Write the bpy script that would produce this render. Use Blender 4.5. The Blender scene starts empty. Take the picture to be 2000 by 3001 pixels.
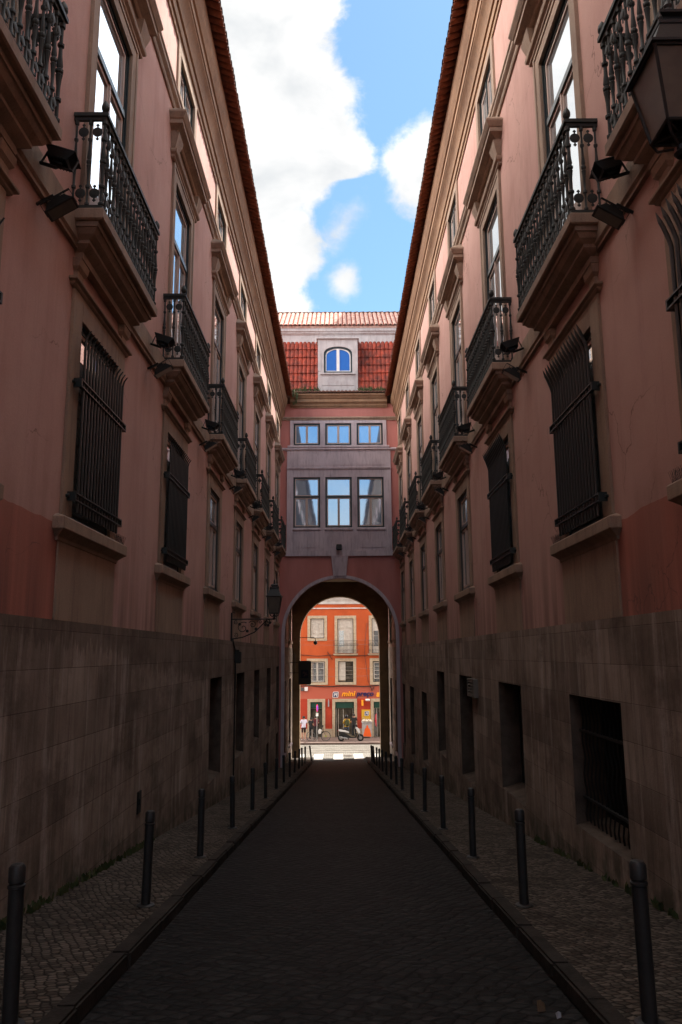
import bpy, bmesh, math, random
from mathutils import Vector, Matrix
R = math.radians
random.seed(7)
C = bpy.context.scene.collection
S = bpy.context.scene

# ------------------------------------------------------------------ camera
def make_camera():
    f, th, yaw, roll = 2277.7, .180447, .0022733, -.006516
    F = Vector((math.sin(yaw)*math.cos(th), math.cos(yaw)*math.cos(th), math.sin(th)))
    r0 = Vector((math.cos(yaw), -math.sin(yaw), 0)); u0 = r0.cross(F)
    r = math.cos(roll)*r0 + math.sin(roll)*u0
    u = -math.sin(roll)*r0 + math.cos(roll)*u0
    cd = bpy.data.cameras.new('camera'); co = bpy.data.objects.new('camera', cd); C.objects.link(co)
    cd.sensor_fit = 'VERTICAL'; cd.sensor_height = 36; cd.sensor_width = 24; cd.lens = f/3001*36
    cd.clip_start = .05; cd.clip_end = 2000
    M = Matrix.Identity(4)
    for i in range(3):
        M[i][0] = r[i]; M[i][1] = u[i]; M[i][2] = -F[i]
    co.matrix_world = M
    S.camera = co
make_camera()

# ------------------------------------------------------------------ light
SX, SY, SZ = .357, .155, 1.0          # direction towards the sun
elev = math.atan2(SZ, math.hypot(SX, SY)); azi = math.atan2(SX, SY)
sd = bpy.data.lights.new('sun', 'SUN'); so = bpy.data.objects.new('sun', sd); C.objects.link(so)
sd.energy = 5.0; sd.angle = R(.5); sd.color = (1, .95, .87)
so.rotation_euler = Vector((SX, SY, SZ)).to_track_quat('Z', 'Y').to_euler()
so.location = (10, 5, 40)

def make_world():
    w = bpy.data.worlds.new('World'); S.world = w; w.use_nodes = True
    nt = w.node_tree; N = nt.nodes; L = nt.links; N.clear()
    def n(t, **k):
        a = N.new(t)
        for q, v in k.items(): setattr(a, q, v)
        return a
    def val(x, sock):
        if isinstance(x, (int, float)): sock.default_value = x
        else: L.new(x, sock)
    def m(op, a, b=None, c=None, clamp=False):
        q = n('ShaderNodeMath', operation=op, use_clamp=clamp); val(a, q.inputs[0])
        if b is not None: val(b, q.inputs[1])
        if c is not None: val(c, q.inputs[2])
        return q.outputs[0]
    out = n('ShaderNodeOutputWorld')
    sky = n('ShaderNodeTexSky', sky_type='NISHITA', sun_disc=False, sun_elevation=elev, sun_rotation=azi,
            air_density=1.0, dust_density=.6, ozone_density=1.6)
    tc = n('ShaderNodeTexCoord'); sx = n('ShaderNodeSeparateXYZ'); L.new(tc.outputs['Generated'], sx.inputs[0])
    X, Y, Z = sx.outputs
    ya = m('MAXIMUM', m('ABSOLUTE', Y), .02)
    u = m('DIVIDE', X, ya); wv = m('DIVIDE', Z, ya)
    cmb = n('ShaderNodeCombineXYZ'); L.new(u, cmb.inputs[0]); L.new(wv, cmb.inputs[1]); L.new(m('GREATER_THAN', Y, 0), cmb.inputs[2])
    def noise(scale, det, rough, off=0):
        q = n('ShaderNodeTexNoise'); q.inputs['Scale'].default_value = scale; q.inputs['Detail'].default_value = det
        q.inputs['Roughness'].default_value = rough; q.inputs['Distortion'].default_value = .25
        mp = n('ShaderNodeMapping'); mp.inputs['Location'].default_value = (off, off*.7, 0); L.new(cmb.outputs[0], mp.inputs[0])
        L.new(mp.outputs[0], q.inputs['Vector']); return m('SUBTRACT', q.outputs['Fac'], .5)
    nb = noise(14, 7, .62); nf = noise(45, 4, .6, 3)
    nn = m('ADD', m('MULTIPLY', nb, .085), m('MULTIPLY', nf, .018))
    # edge of the large cloud: u as a function of elevation slope w
    fc = n('ShaderNodeFloatCurve'); mr = n('ShaderNodeMapRange'); L.new(wv, mr.inputs['Value'])
    mr.inputs['From Min'].default_value = .4; mr.inputs['From Max'].default_value = 1.0
    L.new(mr.outputs[0], fc.inputs['Value'])
    pts = [(.40,-.01),(.467,-.026),(.493,-.038),(.515,-.029),(.552,-.012),(.591,-.036),(.616,-.036),(.636,-.014),(.657,.0),
           (.672,.05),(.70,.058),(.731,.044),(.766,.03),(.803,.035),(.838,.012),(.873,-.002),(.901,0),(.914,.01),(.956,.012),(1.0,.02)]
    cu = fc.mapping.curves[0]
    P = [((w_-.4)/.6, u_*4+.5) for w_, u_ in pts]
    cu.points[0].location = P[0]; cu.points[1].location = P[-1]
    for p in P[1:-1]: cu.points.new(*p)
    fc.mapping.update()
    ub = m('MULTIPLY', m('SUBTRACT', fc.outputs[0], .5), .25)
    d1 = m('ADD', m('SUBTRACT', ub, u), nn)
    def blob(cx, cy, rx, ry, k=1.0, ang=0):
        dx = m('SUBTRACT', u, cx); dy = m('SUBTRACT', wv, cy)
        ca, sa = math.cos(ang), math.sin(ang)
        a = m('DIVIDE', m('ADD', m('MULTIPLY', dx, ca), m('MULTIPLY', dy, sa)), rx)
        b = m('DIVIDE', m('SUBTRACT', m('MULTIPLY', dy, ca), m('MULTIPLY', dx, sa)), ry)
        r = m('SQRT', m('ADD', m('MULTIPLY', a, a), m('MULTIPLY', b, b)))
        return m('ADD', m('MULTIPLY', m('SUBTRACT', 1, r), min(rx, ry)*k), m('MULTIPLY', nn, .8))
    d2 = blob(.15, .68, .088, .085)
    d3 = m('MULTIPLY', m('ADD', blob(.006, .588, .016, .040, ang=-.55), .002), .7)
    d4 = m('MULTIPLY', m('ADD', blob(.008, .505, .024, .028, ang=-.3), .0), .8)
    front = m('MAXIMUM', m('MAXIMUM', d1, d2), m('MAXIMUM', d3, d4))
    rn = m('ADD', wv, m('MULTIPLY', noise(5, 5, .6, 9), .28))
    d5 = m('ADD', m('MULTIPLY', m('SUBTRACT', .235, rn), .2), m('MULTIPLY', m('GREATER_THAN', rn, .75), .05))
    isf = m('GREATER_THAN', Y, 0)
    dd = m('ADD', m('MULTIPLY', front, isf), m('MULTIPLY', d5, m('SUBTRACT', 1, isf)))
    # clouds only in the band this street sees; elsewhere broken cloud
    mask = n('ShaderNodeMapRange', interpolation_type='SMOOTHSTEP'); L.new(dd, mask.inputs['Value'])
    mask.inputs['From Min'].default_value = -.008; mask.inputs['From Max'].default_value = .020
    shade = noise(5, 5, .55, 21)
    cr = n('ShaderNodeMix', data_type='RGBA'); L.new(m('ADD', m('MULTIPLY', shade, 3.2), .42, clamp=True), cr.inputs['Factor'])
    cr.inputs[6].default_value = (2.25, 2.32, 2.38, 1); cr.inputs[7].default_value = (3.6, 3.5, 3.4, 1)
    tint = n('ShaderNodeMix', data_type='RGBA', blend_type='MULTIPLY'); tint.inputs['Factor'].default_value = 1
    L.new(sky.outputs[0], tint.inputs[6]); tint.inputs[7].default_value = (.60, .72, .68, 1)
    mx = n('ShaderNodeMix', data_type='RGBA'); L.new(mask.outputs[0], mx.inputs['Factor'])
    L.new(tint.outputs[2], mx.inputs[6]); L.new(cr.outputs[2], mx.inputs[7])
    # even bright patch overhead, out of view, added to light the lane
    hi = n('ShaderNodeMapRange', interpolation_type='SMOOTHSTEP'); L.new(Z, hi.inputs['Value'])
    hi.inputs['From Min'].default_value = .715; hi.inputs['From Max'].default_value = .80
    mz = n('ShaderNodeMix', data_type='RGBA'); L.new(hi.outputs[0], mz.inputs['Factor']); L.new(mx.outputs[2], mz.inputs[6])
    mz.inputs[7].default_value = (5.0, 4.65, 4.35, 1)
    # unseen bright bands added either side to light the upper walls
    sd_ = n('ShaderNodeMapRange', interpolation_type='SMOOTHSTEP'); L.new(m('ABSOLUTE', X), sd_.inputs['Value'])
    sd_.inputs['From Min'].default_value = .36; sd_.inputs['From Max'].default_value = .52
    ms = n('ShaderNodeMix', data_type='RGBA'); L.new(sd_.outputs[0], ms.inputs['Factor']); L.new(mz.outputs[2], ms.inputs[6])
    rl = n('ShaderNodeMix', data_type='RGBA'); L.new(m('GREATER_THAN', X, 0), rl.inputs['Factor'])
    rl.inputs[6].default_value = (21, 19.5, 18.5, 1); rl.inputs[7].default_value = (26, 23.5, 21.5, 1)
    L.new(rl.outputs[2], ms.inputs[7]); mx = ms
    bg = n('ShaderNodeBackground'); bg.inputs['Strength'].default_value = .13
    L.new(mx.outputs[2], bg.inputs['Color']); L.new(bg.outputs[0], out.inputs[0])
make_world()
S.view_settings.view_transform = 'Standard'; S.view_settings.look = 'None'
S.view_settings.exposure = 1.50; S.view_settings.gamma = 1.0
S.cycles.max_bounces = 8; S.cycles.diffuse_bounces = 5; S.cycles.glossy_bounces = 4
S.cycles.caustics_reflective = False

# ------------------------------------------------------------------ materials
def mat(name, col, rough=.8, metal=0., spec=.3, var=None, vscale=(1, 1, 1), vs=3., fine=.0, fscale=60., bump=0., bscale=40.,
        ior=None, extra=None, emit=None, alpha=None):
    """principled material; `var` = second colour mixed in by world-space noise"""
    m = bpy.data.materials.new(name); m.use_nodes = True; nt = m.node_tree; N = nt.nodes; L = nt.links
    b = N['Principled BSDF']; b.inputs['Roughness'].default_value = rough; b.inputs['Metallic'].default_value = metal
    b.inputs['Specular IOR Level'].default_value = spec
    if ior: b.inputs['IOR'].default_value = ior
    geo = N.new('ShaderNodeNewGeometry')
    mp = N.new('ShaderNodeMapping'); mp.inputs['Scale'].default_value = vscale; L.new(geo.outputs['Position'], mp.inputs[0])
    def rgb(c):
        q = N.new('ShaderNodeRGB'); q.outputs[0].default_value = (*c, 1); return q.outputs[0]
    def nz(sc, vec, det=5, rg=.6):
        q = N.new('ShaderNodeTexNoise'); q.inputs['Scale'].default_value = sc; q.inputs['Detail'].default_value = det
        q.inputs['Roughness'].default_value = rg; L.new(vec, q.inputs['Vector']); return q.outputs['Fac']
    def mixc(a, b_, f, bt='MIX'):
        q = N.new('ShaderNodeMix'); q.data_type = 'RGBA'; q.blend_type = bt
        L.new(a, q.inputs[6]); L.new(b_, q.inputs[7])
        if isinstance(f, (int, float)): q.inputs['Factor'].default_value = f
        else: L.new(f, q.inputs['Factor'])
        return q.outputs[2]
    def ramp(x, a, b_):
        q = N.new('ShaderNodeMapRange'); q.inputs['From Min'].default_value = a; q.inputs['From Max'].default_value = b_
        L.new(x, q.inputs['Value']); return q.outputs[0]
    def mth(op, a, b_=None):
        q = N.new('ShaderNodeMath'); q.operation = op
        for i, v in enumerate((a, b_)):
            if v is None: continue
            if isinstance(v, (int, float)): q.inputs[i].default_value = v
            else: L.new(v, q.inputs[i])
        return q.outputs[0]
    c = rgb(col)
    if var is not None: c = mixc(c, rgb(var), ramp(nz(vs, mp.outputs[0]), .36, .66))
    env = dict(N=N, L=L, geo=geo, mp=mp, rgb=rgb, nz=nz, mixc=mixc, ramp=ramp, mth=mth, b=b)
    h = None
    if extra:
        c, h = extra(c, env)
    if fine:
        c = mixc(c, rgb((0, 0, 0)), mth('MULTIPLY', ramp(nz(fscale, geo.outputs['Position'], 3), .35, .7), fine))
    L.new(c, b.inputs['Base Color'])
    if bump or h is not None:
        bp = N.new('ShaderNodeBump'); bp.inputs['Strength'].default_value = bump or .5; bp.inputs['Distance'].default_value = .02
        hh = nz(bscale, geo.outputs['Position'], 4) if h is None else h
        L.new(hh, bp.inputs['Height']); L.new(bp.outputs[0], b.inputs['Normal'])
    if emit:
        b.inputs['Emission Color'].default_value = (*emit[0], 1); b.inputs['Emission Strength'].default_value = emit[1]
    return m

def swz(e, order):
    """world position re-ordered, e.g. 'yz' -> (y, z, 0)"""
    N, L = e['N'], e['L']
    s = N.new('ShaderNodeSeparateXYZ'); L.new(e['geo'].outputs['Position'], s.inputs[0])
    c = N.new('ShaderNodeCombineXYZ')
    for i, ch in enumerate(order): L.new(s.outputs['xyz'.index(ch)], c.inputs[i])
    return c.outputs[0], s

def pink_extra(c, e):
    # long rain streaks, soot under the mouldings and the redder strip repainted along the bottom near the viewer
    N, L, rgb, mixc, ramp, mth = e['N'], e['L'], e['rgb'], e['mixc'], e['ramp'], e['mth']
    v = N.new('ShaderNodeMapping'); v.inputs['Scale'].default_value = (2.2, 3.2, .16); L.new(e['geo'].outputs['Position'], v.inputs[0])
    c = mixc(c, rgb((.25, .10, .085)), mth('MULTIPLY', ramp(e['nz'](1.1, v.outputs[0], 7, .7), .52, .85), .42))
    c = mixc(c, rgb((.62, .36, .31)), mth('MULTIPLY', ramp(e['nz'](.9, e['geo'].outputs['Position'], 4), .52, .75), .35))
    p, s = swz(e, 'xyz')
    nzv = mth('MULTIPLY', mth('SUBTRACT', e['nz'](.8, p, 3), .5), .22)
    top = mth('ADD', mth('SUBTRACT', 1.42, mth('MULTIPLY', s.outputs[1], .0)), nzv)
    low = mth('LESS_THAN', s.outputs[2], top)
    near = mth('LESS_THAN', s.outputs[1], 8.5)
    f = mth('MULTIPLY', low, near)
    c = mixc(c, rgb((.45, .15, .105)), mth('MULTIPLY', f, .86))
    blot = N.new('ShaderNodeMapping'); blot.inputs['Scale'].default_value = (.7, .7, .45); L.new(e['geo'].outputs['Position'], blot.inputs[0])
    c = mixc(c, rgb((.30, .16, .125)), mth('MULTIPLY', ramp(e['nz'](.9, blot.outputs[0], 7, .68), .54, .70), .35))
    # hairline cracks
    wn = N.new('ShaderNodeVectorMath'); wn.operation = 'MULTIPLY_ADD'; wn.inputs[1].default_value = (.5, .5, .5)
    nc = N.new('ShaderNodeTexNoise'); nc.inputs['Scale'].default_value = 2.5; nc.inputs['Detail'].default_value = 4; L.new(e['geo'].outputs['Position'], nc.inputs['Vector'])
    L.new(nc.outputs['Color'], wn.inputs[0]); L.new(e['geo'].outputs['Position'], wn.inputs[2])
    vk = N.new('ShaderNodeTexVoronoi'); vk.feature = 'DISTANCE_TO_EDGE'; vk.inputs['Scale'].default_value = .55; L.new(wn.outputs[0], vk.inputs['Vector'])
    ck = mth('MULTIPLY', mth('LESS_THAN', vk.outputs['Distance'], .0035), ramp(e['nz'](.7, e['geo'].outputs['Position'], 3), .48, .56))
    c = mixc(c, rgb((.16, .08, .065)), mth('MULTIPLY', ck, .55))
    # damp grime along the bottom of the old render
    g = mth('MULTIPLY', ramp(s.outputs[2], 1.9, .5), ramp(e['nz'](1.3, v.outputs[0], 4), .35, .6))
    c = mixc(c, rgb((.13, .07, .055)), mth('MULTIPLY', g, .55))
    return c, None

def slab_extra(c, e):
    # large limestone slabs with thin joints and dark vertical run-off
    N, L, rgb, mixc, ramp, mth = e['N'], e['L'], e['rgb'], e['mixc'], e['ramp'], e['mth']
    p, s = swz(e, 'yzx')
    ad = N.new('ShaderNodeVectorMath'); ad.operation = 'ADD'; ad.inputs[1].default_value = (.35, .535+8.0, 0); L.new(p, ad.inputs[0])
    br = N.new('ShaderNodeTexBrick'); L.new(ad.outputs[0], br.inputs['Vector'])
    br.offset = .37; br.squash = 1; br.inputs['Scale'].default_value = 1
    br.inputs['Brick Width'].default_value = 1.55; br.inputs['Row Height'].default_value = .40
    br.inputs['Mortar Size'].default_value = .0045; br.inputs['Mortar Smooth'].default_value = .3
    br.inputs['Color1'].default_value = (.58, .56, .55, 1); br.inputs['Color2'].default_value = (1.10, 1.08, 1.06, 1)
    br.inputs['Mortar'].default_value = (.38, .32, .3, 1); br.inputs['Bias'].default_value = .15
    c = mixc(c, br.outputs['Color'], .85, 'MULTIPLY')
    v = N.new('ShaderNodeMapping'); v.inputs['Scale'].default_value = (4, 4.5, .45); L.new(e['geo'].outputs['Position'], v.inputs[0])
    c = mixc(c, rgb((.075, .055, .045)), mth('MULTIPLY', ramp(e['nz'](1.5, v.outputs[0], 8, .72), .46, .72), .62))
    c = mixc(c, rgb((.52, .46, .41)), mth('MULTIPLY', ramp(e['nz'](.8, v.outputs[0], 7, .68), .54, .64), .5))
    bl = N.new('ShaderNodeMapping'); bl.inputs['Scale'].default_value = (.6, .55, .9); L.new(e['geo'].outputs['Position'], bl.inputs[0])
    c = mixc(c, rgb((.085, .062, .048)), mth('MULTIPLY', ramp(e['nz'](1.0, bl.outputs[0], 8, .7), .5, .62), .55))
    h = mth('ADD', mth('MULTIPLY', br.outputs['Fac'], -1.0), mth('MULTIPLY', e['nz'](26, e['geo'].outputs['Position'], 5), .35))
    # brown run-off hanging from the top course of the left plinth with a ragged lower edge
    rag = mth('MULTIPLY', mth('SUBTRACT', e['nz'](1.7, v.outputs[0], 6, .7), .5), 1.0)
    tt = mth('ADD', mth('ADD', s.outputs[2-0] if False else mth('MULTIPLY', mth('SUBTRACT', s.outputs[1], 8.6), .075), mth('SUBTRACT', s.outputs[2], .12)), rag)
    lf = mth('MULTIPLY', mth('LESS_THAN', s.outputs[0], 0.), mth('GREATER_THAN', s.outputs[2], -1.3))
    c = mixc(c, rgb((.085, .062, .048)), mth('MULTIPLY', mth('MULTIPLY', ramp(tt, 0, .05), lf), .5))
    # moss where wall meets pavement: z below ground line + .3
    gl = mth('SUBTRACT', s.outputs[2], mth('MULTIPLY', s.outputs[1], -.0955))
    g = mth('MULTIPLY', ramp(gl, -1.05, -1.6), ramp(e['nz'](3, e['geo'].outputs['Position'], 4), .4, .6))
    c = mixc(c, rgb((.045, .05, .03)), mth('MULTIPLY', g, .75))
    return c, h

def stone_extra(c, e):
    N, L, rgb, mixc, ramp, mth = e['N'], e['L'], e['rgb'], e['mixc'], e['ramp'], e['mth']
    v = N.new('ShaderNodeMapping'); v.inputs['Scale'].default_value = (5, 5, .5); L.new(e['geo'].outputs['Position'], v.inputs[0])
    c = mixc(c, rgb((.11, .08, .06)), mth('MULTIPLY', ramp(e['nz'](1.8, v.outputs[0], 6, .7), .5, .75), .5))
    return c, e['nz'](45, e['geo'].outputs['Position'], 4)

def cobble_extra(sx_, sy_, rot, dark, light, jw):
    def f(c, e):
        N, L, rgb, mixc, ramp, mth = e['N'], e['L'], e['rgb'], e['mixc'], e['ramp'], e['mth']
        # slow warp so that the courses wander
        wn = N.new('ShaderNodeTexNoise'); wn.inputs['Scale'].default_value = .9; wn.inputs['Detail'].default_value = 2
        L.new(e['geo'].outputs['Position'], wn.inputs['Vector'])
        wa = N.new('ShaderNodeVectorMath'); wa.operation = 'SCALE'; wa.inputs['Scale'].default_value = .28; L.new(wn.outputs['Color'], wa.inputs[0])
        wb = N.new('ShaderNodeVectorMath'); wb.operation = 'ADD'; L.new(e['geo'].outputs['Position'], wb.inputs[0]); L.new(wa.outputs[0], wb.inputs[1])
        mp = N.new('ShaderNodeMapping'); mp.inputs['Rotation'].default_value = (0, 0, rot); mp.inputs['Scale'].default_value = (sx_, sy_, .001)
        L.new(wb.outputs[0], mp.inputs[0])
        vo = N.new('ShaderNodeTexVoronoi'); vo.feature = 'DISTANCE_TO_EDGE'; vo.inputs['Randomness'].default_value = .45; vo.inputs['Scale'].default_value = 1
        L.new(mp.outputs[0], vo.inputs['Vector'])
        vc = N.new('ShaderNodeTexVoronoi'); vc.inputs['Randomness'].default_value = .45; vc.inputs['Scale'].default_value = 1; L.new(mp.outputs[0], vc.inputs['Vector'])
        sep = N.new('ShaderNodeSeparateColor'); L.new(vc.outputs['Color'], sep.inputs[0])
        c = mixc(rgb(dark), rgb(light), sep.outputs[0])
        c = mixc(c, rgb((dark[0]*.6, dark[1]*.55, dark[2]*.5)), mth('MULTIPLY', ramp(e['nz'](1.2, e['geo'].outputs['Position'], 5), .45, .7), .6))
        ed = ramp(vo.outputs['Distance'], 0, jw)
        c = mixc(rgb((dark[0]*.18, dark[1]*.17, dark[2]*.16)), c, ed)
        h = mth('ADD', ramp(vo.outputs['Distance'], 0, jw*2.2), mth('MULTIPLY', sep.outputs[1], .5))
        h = mth('ADD', h, mth('MULTIPLY', e['nz'](60, e['geo'].outputs['Position'], 3), .25))
        return c, h
    return f

M = {}
M['pink'] = mat('pink_render', (.58, .355, .30), .9, var=(.52, .30, .25), vs=.8, extra=pink_extra, bump=.12, fine=.12, fscale=90)
M['pinkf'] = mat('pink_render_plain', (.50, .20, .17), .9, var=(.42, .16, .135), vs=1.2, vscale=(1.5, 1.5, .3), bump=.1, fine=.1, fscale=80)
M['stone'] = mat('warm_limestone', (.38, .27, .195), .8, var=(.27, .19, .14), vs=2.2, vscale=(1, 1, .4), extra=stone_extra, bump=.25, fine=.15)
M['stone_pale'] = mat('pale_limestone', (.54, .45, .475), .8, var=(.43, .36, .385), vs=2.2, vscale=(1, 1, .5), extra=stone_extra, bump=.2)
M['cornice'] = mat('cornice_limestone', (.36, .215, .125), .8, var=(.25, .145, .085), vs=1.4, vscale=(1, .5, 1), extra=stone_extra, bump=.3, fine=.2)
M['slab'] = mat('limestone_slabs', (.38, .315, .265), .8, spec=.12, var=(.23, .185, .15), vs=.9, extra=slab_extra, bump=.5)
M['dark_green'] = mat('dark_green_paint', (.012, .020, .020), .35, spec=.5, bump=.03)
M['iron'] = mat('cast_iron_grey_green', (.034, .038, .033), .55, spec=.3, var=(.022, .025, .023), vs=9, bump=.12, bscale=120)
M['iron_black'] = mat('black_iron', (.012, .013, .013), .5, spec=.4, bump=.1)
M['cream'] = mat('cream_paint', (.50, .385, .33), .6, bump=.05)
M['white'] = mat('white_paint', (.66, .66, .64), .6, var=(.55, .54, .52), vs=3)
M['glass'] = mat('window_glass', (.80, .85, .88), .015, spec=.5, ior=3.0, metal=.78)
M['glass_old'] = mat('wavy_window_glass', (.42, .60, .80), .03, spec=.5, ior=1.5, metal=.68, bump=.02, bscale=2.2)  # blue of the mirrored sky is put into the base colour
M['glass_blue'] = mat('dormer_glass', (.07, .20, .50), .02, spec=.5, metal=.7, bump=.01, bscale=2)  # deeper blue sky reflection tinted into the pane itself
M['lamp_glass'] = mat('dusty_lamp_glass', (.12, .10, .075), .35, spec=.5, var=(.085, .07, .055), vs=6)
M['void'] = mat('dark_interior', (.008, .008, .008), .9)
M['tile'] = mat('terracotta_tile', (.33, .10, .05), .85, var=(.20, .06, .035), vs=5, bump=.3, fine=.35, fscale=14)
M['tile_dark'] = mat('weathered_tile', (.10, .035, .02), .9, var=(.06, .03, .02), vs=7, bump=.3, fine=.4, fscale=14)
M['tile_pale'] = mat('sun_bleached_tile', (.52, .38, .32), .9, var=(.34, .17, .13), vs=5, bump=.3, fine=.35, fscale=12)
M['tile_red'] = mat('red_glazed_tile', (.36, .050, .022), .7, var=(.13, .030, .020), vs=3.2, vscale=(1, 1, .6), bump=.4, fine=.6, fscale=5)
M['road'] = mat('basalt_setts', (.03, .03, .03), .7, spec=.16, extra=cobble_extra(7.5, 10.5, .5, (.0085, .0085, .0087), (.026, .0255, .0255), .17), bump=.9)
M['paving'] = mat('limestone_setts', (.1, .1, .1), .85, spec=.12, extra=cobble_extra(13.5, 18, -.35, (.050, .041, .034), (.155, .130, .108), .17), bump=.9)
M['kerb'] = mat('kerb_stone', (.050, .043, .038), .85, spec=.1, var=(.026, .023, .020), vs=3, bump=.35, fine=.3, fscale=30)
M['street'] = mat('pale_street_setts', (.3, .3, .3), .85, extra=cobble_extra(8, 9, 0, (.12, .112, .096), (.165, .154, .134), .1), bump=.4)
M['zebra'] = mat('zebra_paint', (.38, .37, .35), .7, var=(.27, .26, .24), vs=9)
M['rail'] = mat('tram_rail_steel', (.12, .11, .10), .4, metal=.7)
M['far_paving'] = mat('far_pavement', (.17, .12, .10), .85, var=(.11, .08, .07), vs=3, bump=.2)
M['orange'] = mat('orange_render', (.50, .095, .026), .9, var=(.42, .078, .022), vs=1.4, vscale=(1, 1, .5), bump=.06, fine=.1)
M['red_render'] = mat('red_render', (.42, .050, .022), .9, var=(.35, .04, .018), vs=2, bump=.06)
M['shop_stone'] = mat('shop_limestone', (.48, .38, .27), .8, var=(.36, .28, .19), vs=6, bump=.15)
M['curtain'] = mat('closed_white_shutters', (.58, .54, .48), .8, var=(.48, .44, .39), vs=5)
M['green_awn'] = mat('green_valance', (.012, .05, .035), .7)
M['asphalt'] = mat('ground', (.05, .047, .042), .9, var=(.035, .033, .03), vs=2)
M['concrete'] = mat('plain_grey_render', (.30, .27, .24), .9, var=(.24, .22, .2), vs=1)
M['plant'] = mat('roof_weed_leaf', (.035, .060, .018), .7, var=(.07, .06, .02), vs=20)
M['arch_stone'] = mat('brown_arch_stone', (.20, .145, .085), .85, var=(.14, .10, .06), vs=2, bump=.2)
M['tile_red2'] = mat('red_pan_tile', (.26, .045, .025), .9, var=(.12, .03, .02), vs=6, bump=.3)
M['grime_white'] = mat('streaked_white_render', (.42, .40, .40), .85, var=(.33, .31, .31), vs=2, extra=stone_extra, bump=.1)
M['reveal'] = mat('shaded_reveal_stone', (.11, .085, .068), .9, spec=.1, var=(.06, .046, .038), vs=3, bump=.3)  # shade of the plinth recesses put into a darker stone colour
M['vent_paint'] = mat('grey_vent_paint', (.17, .15, .13), .7)
M['sky_tone'] = mat('sky_toned_block_wall', (.46, .57, .68), .5, var=(.42, .53, .64), vs=2)  # pale blue so panes mirroring the added block read as sky
def plain(name, col, rough=.6, metal=0., spec=.4, **k):
    if name not in M: M[name] = mat(name, col, rough, metal=metal, spec=spec, **k)
    return M[name]

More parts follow.
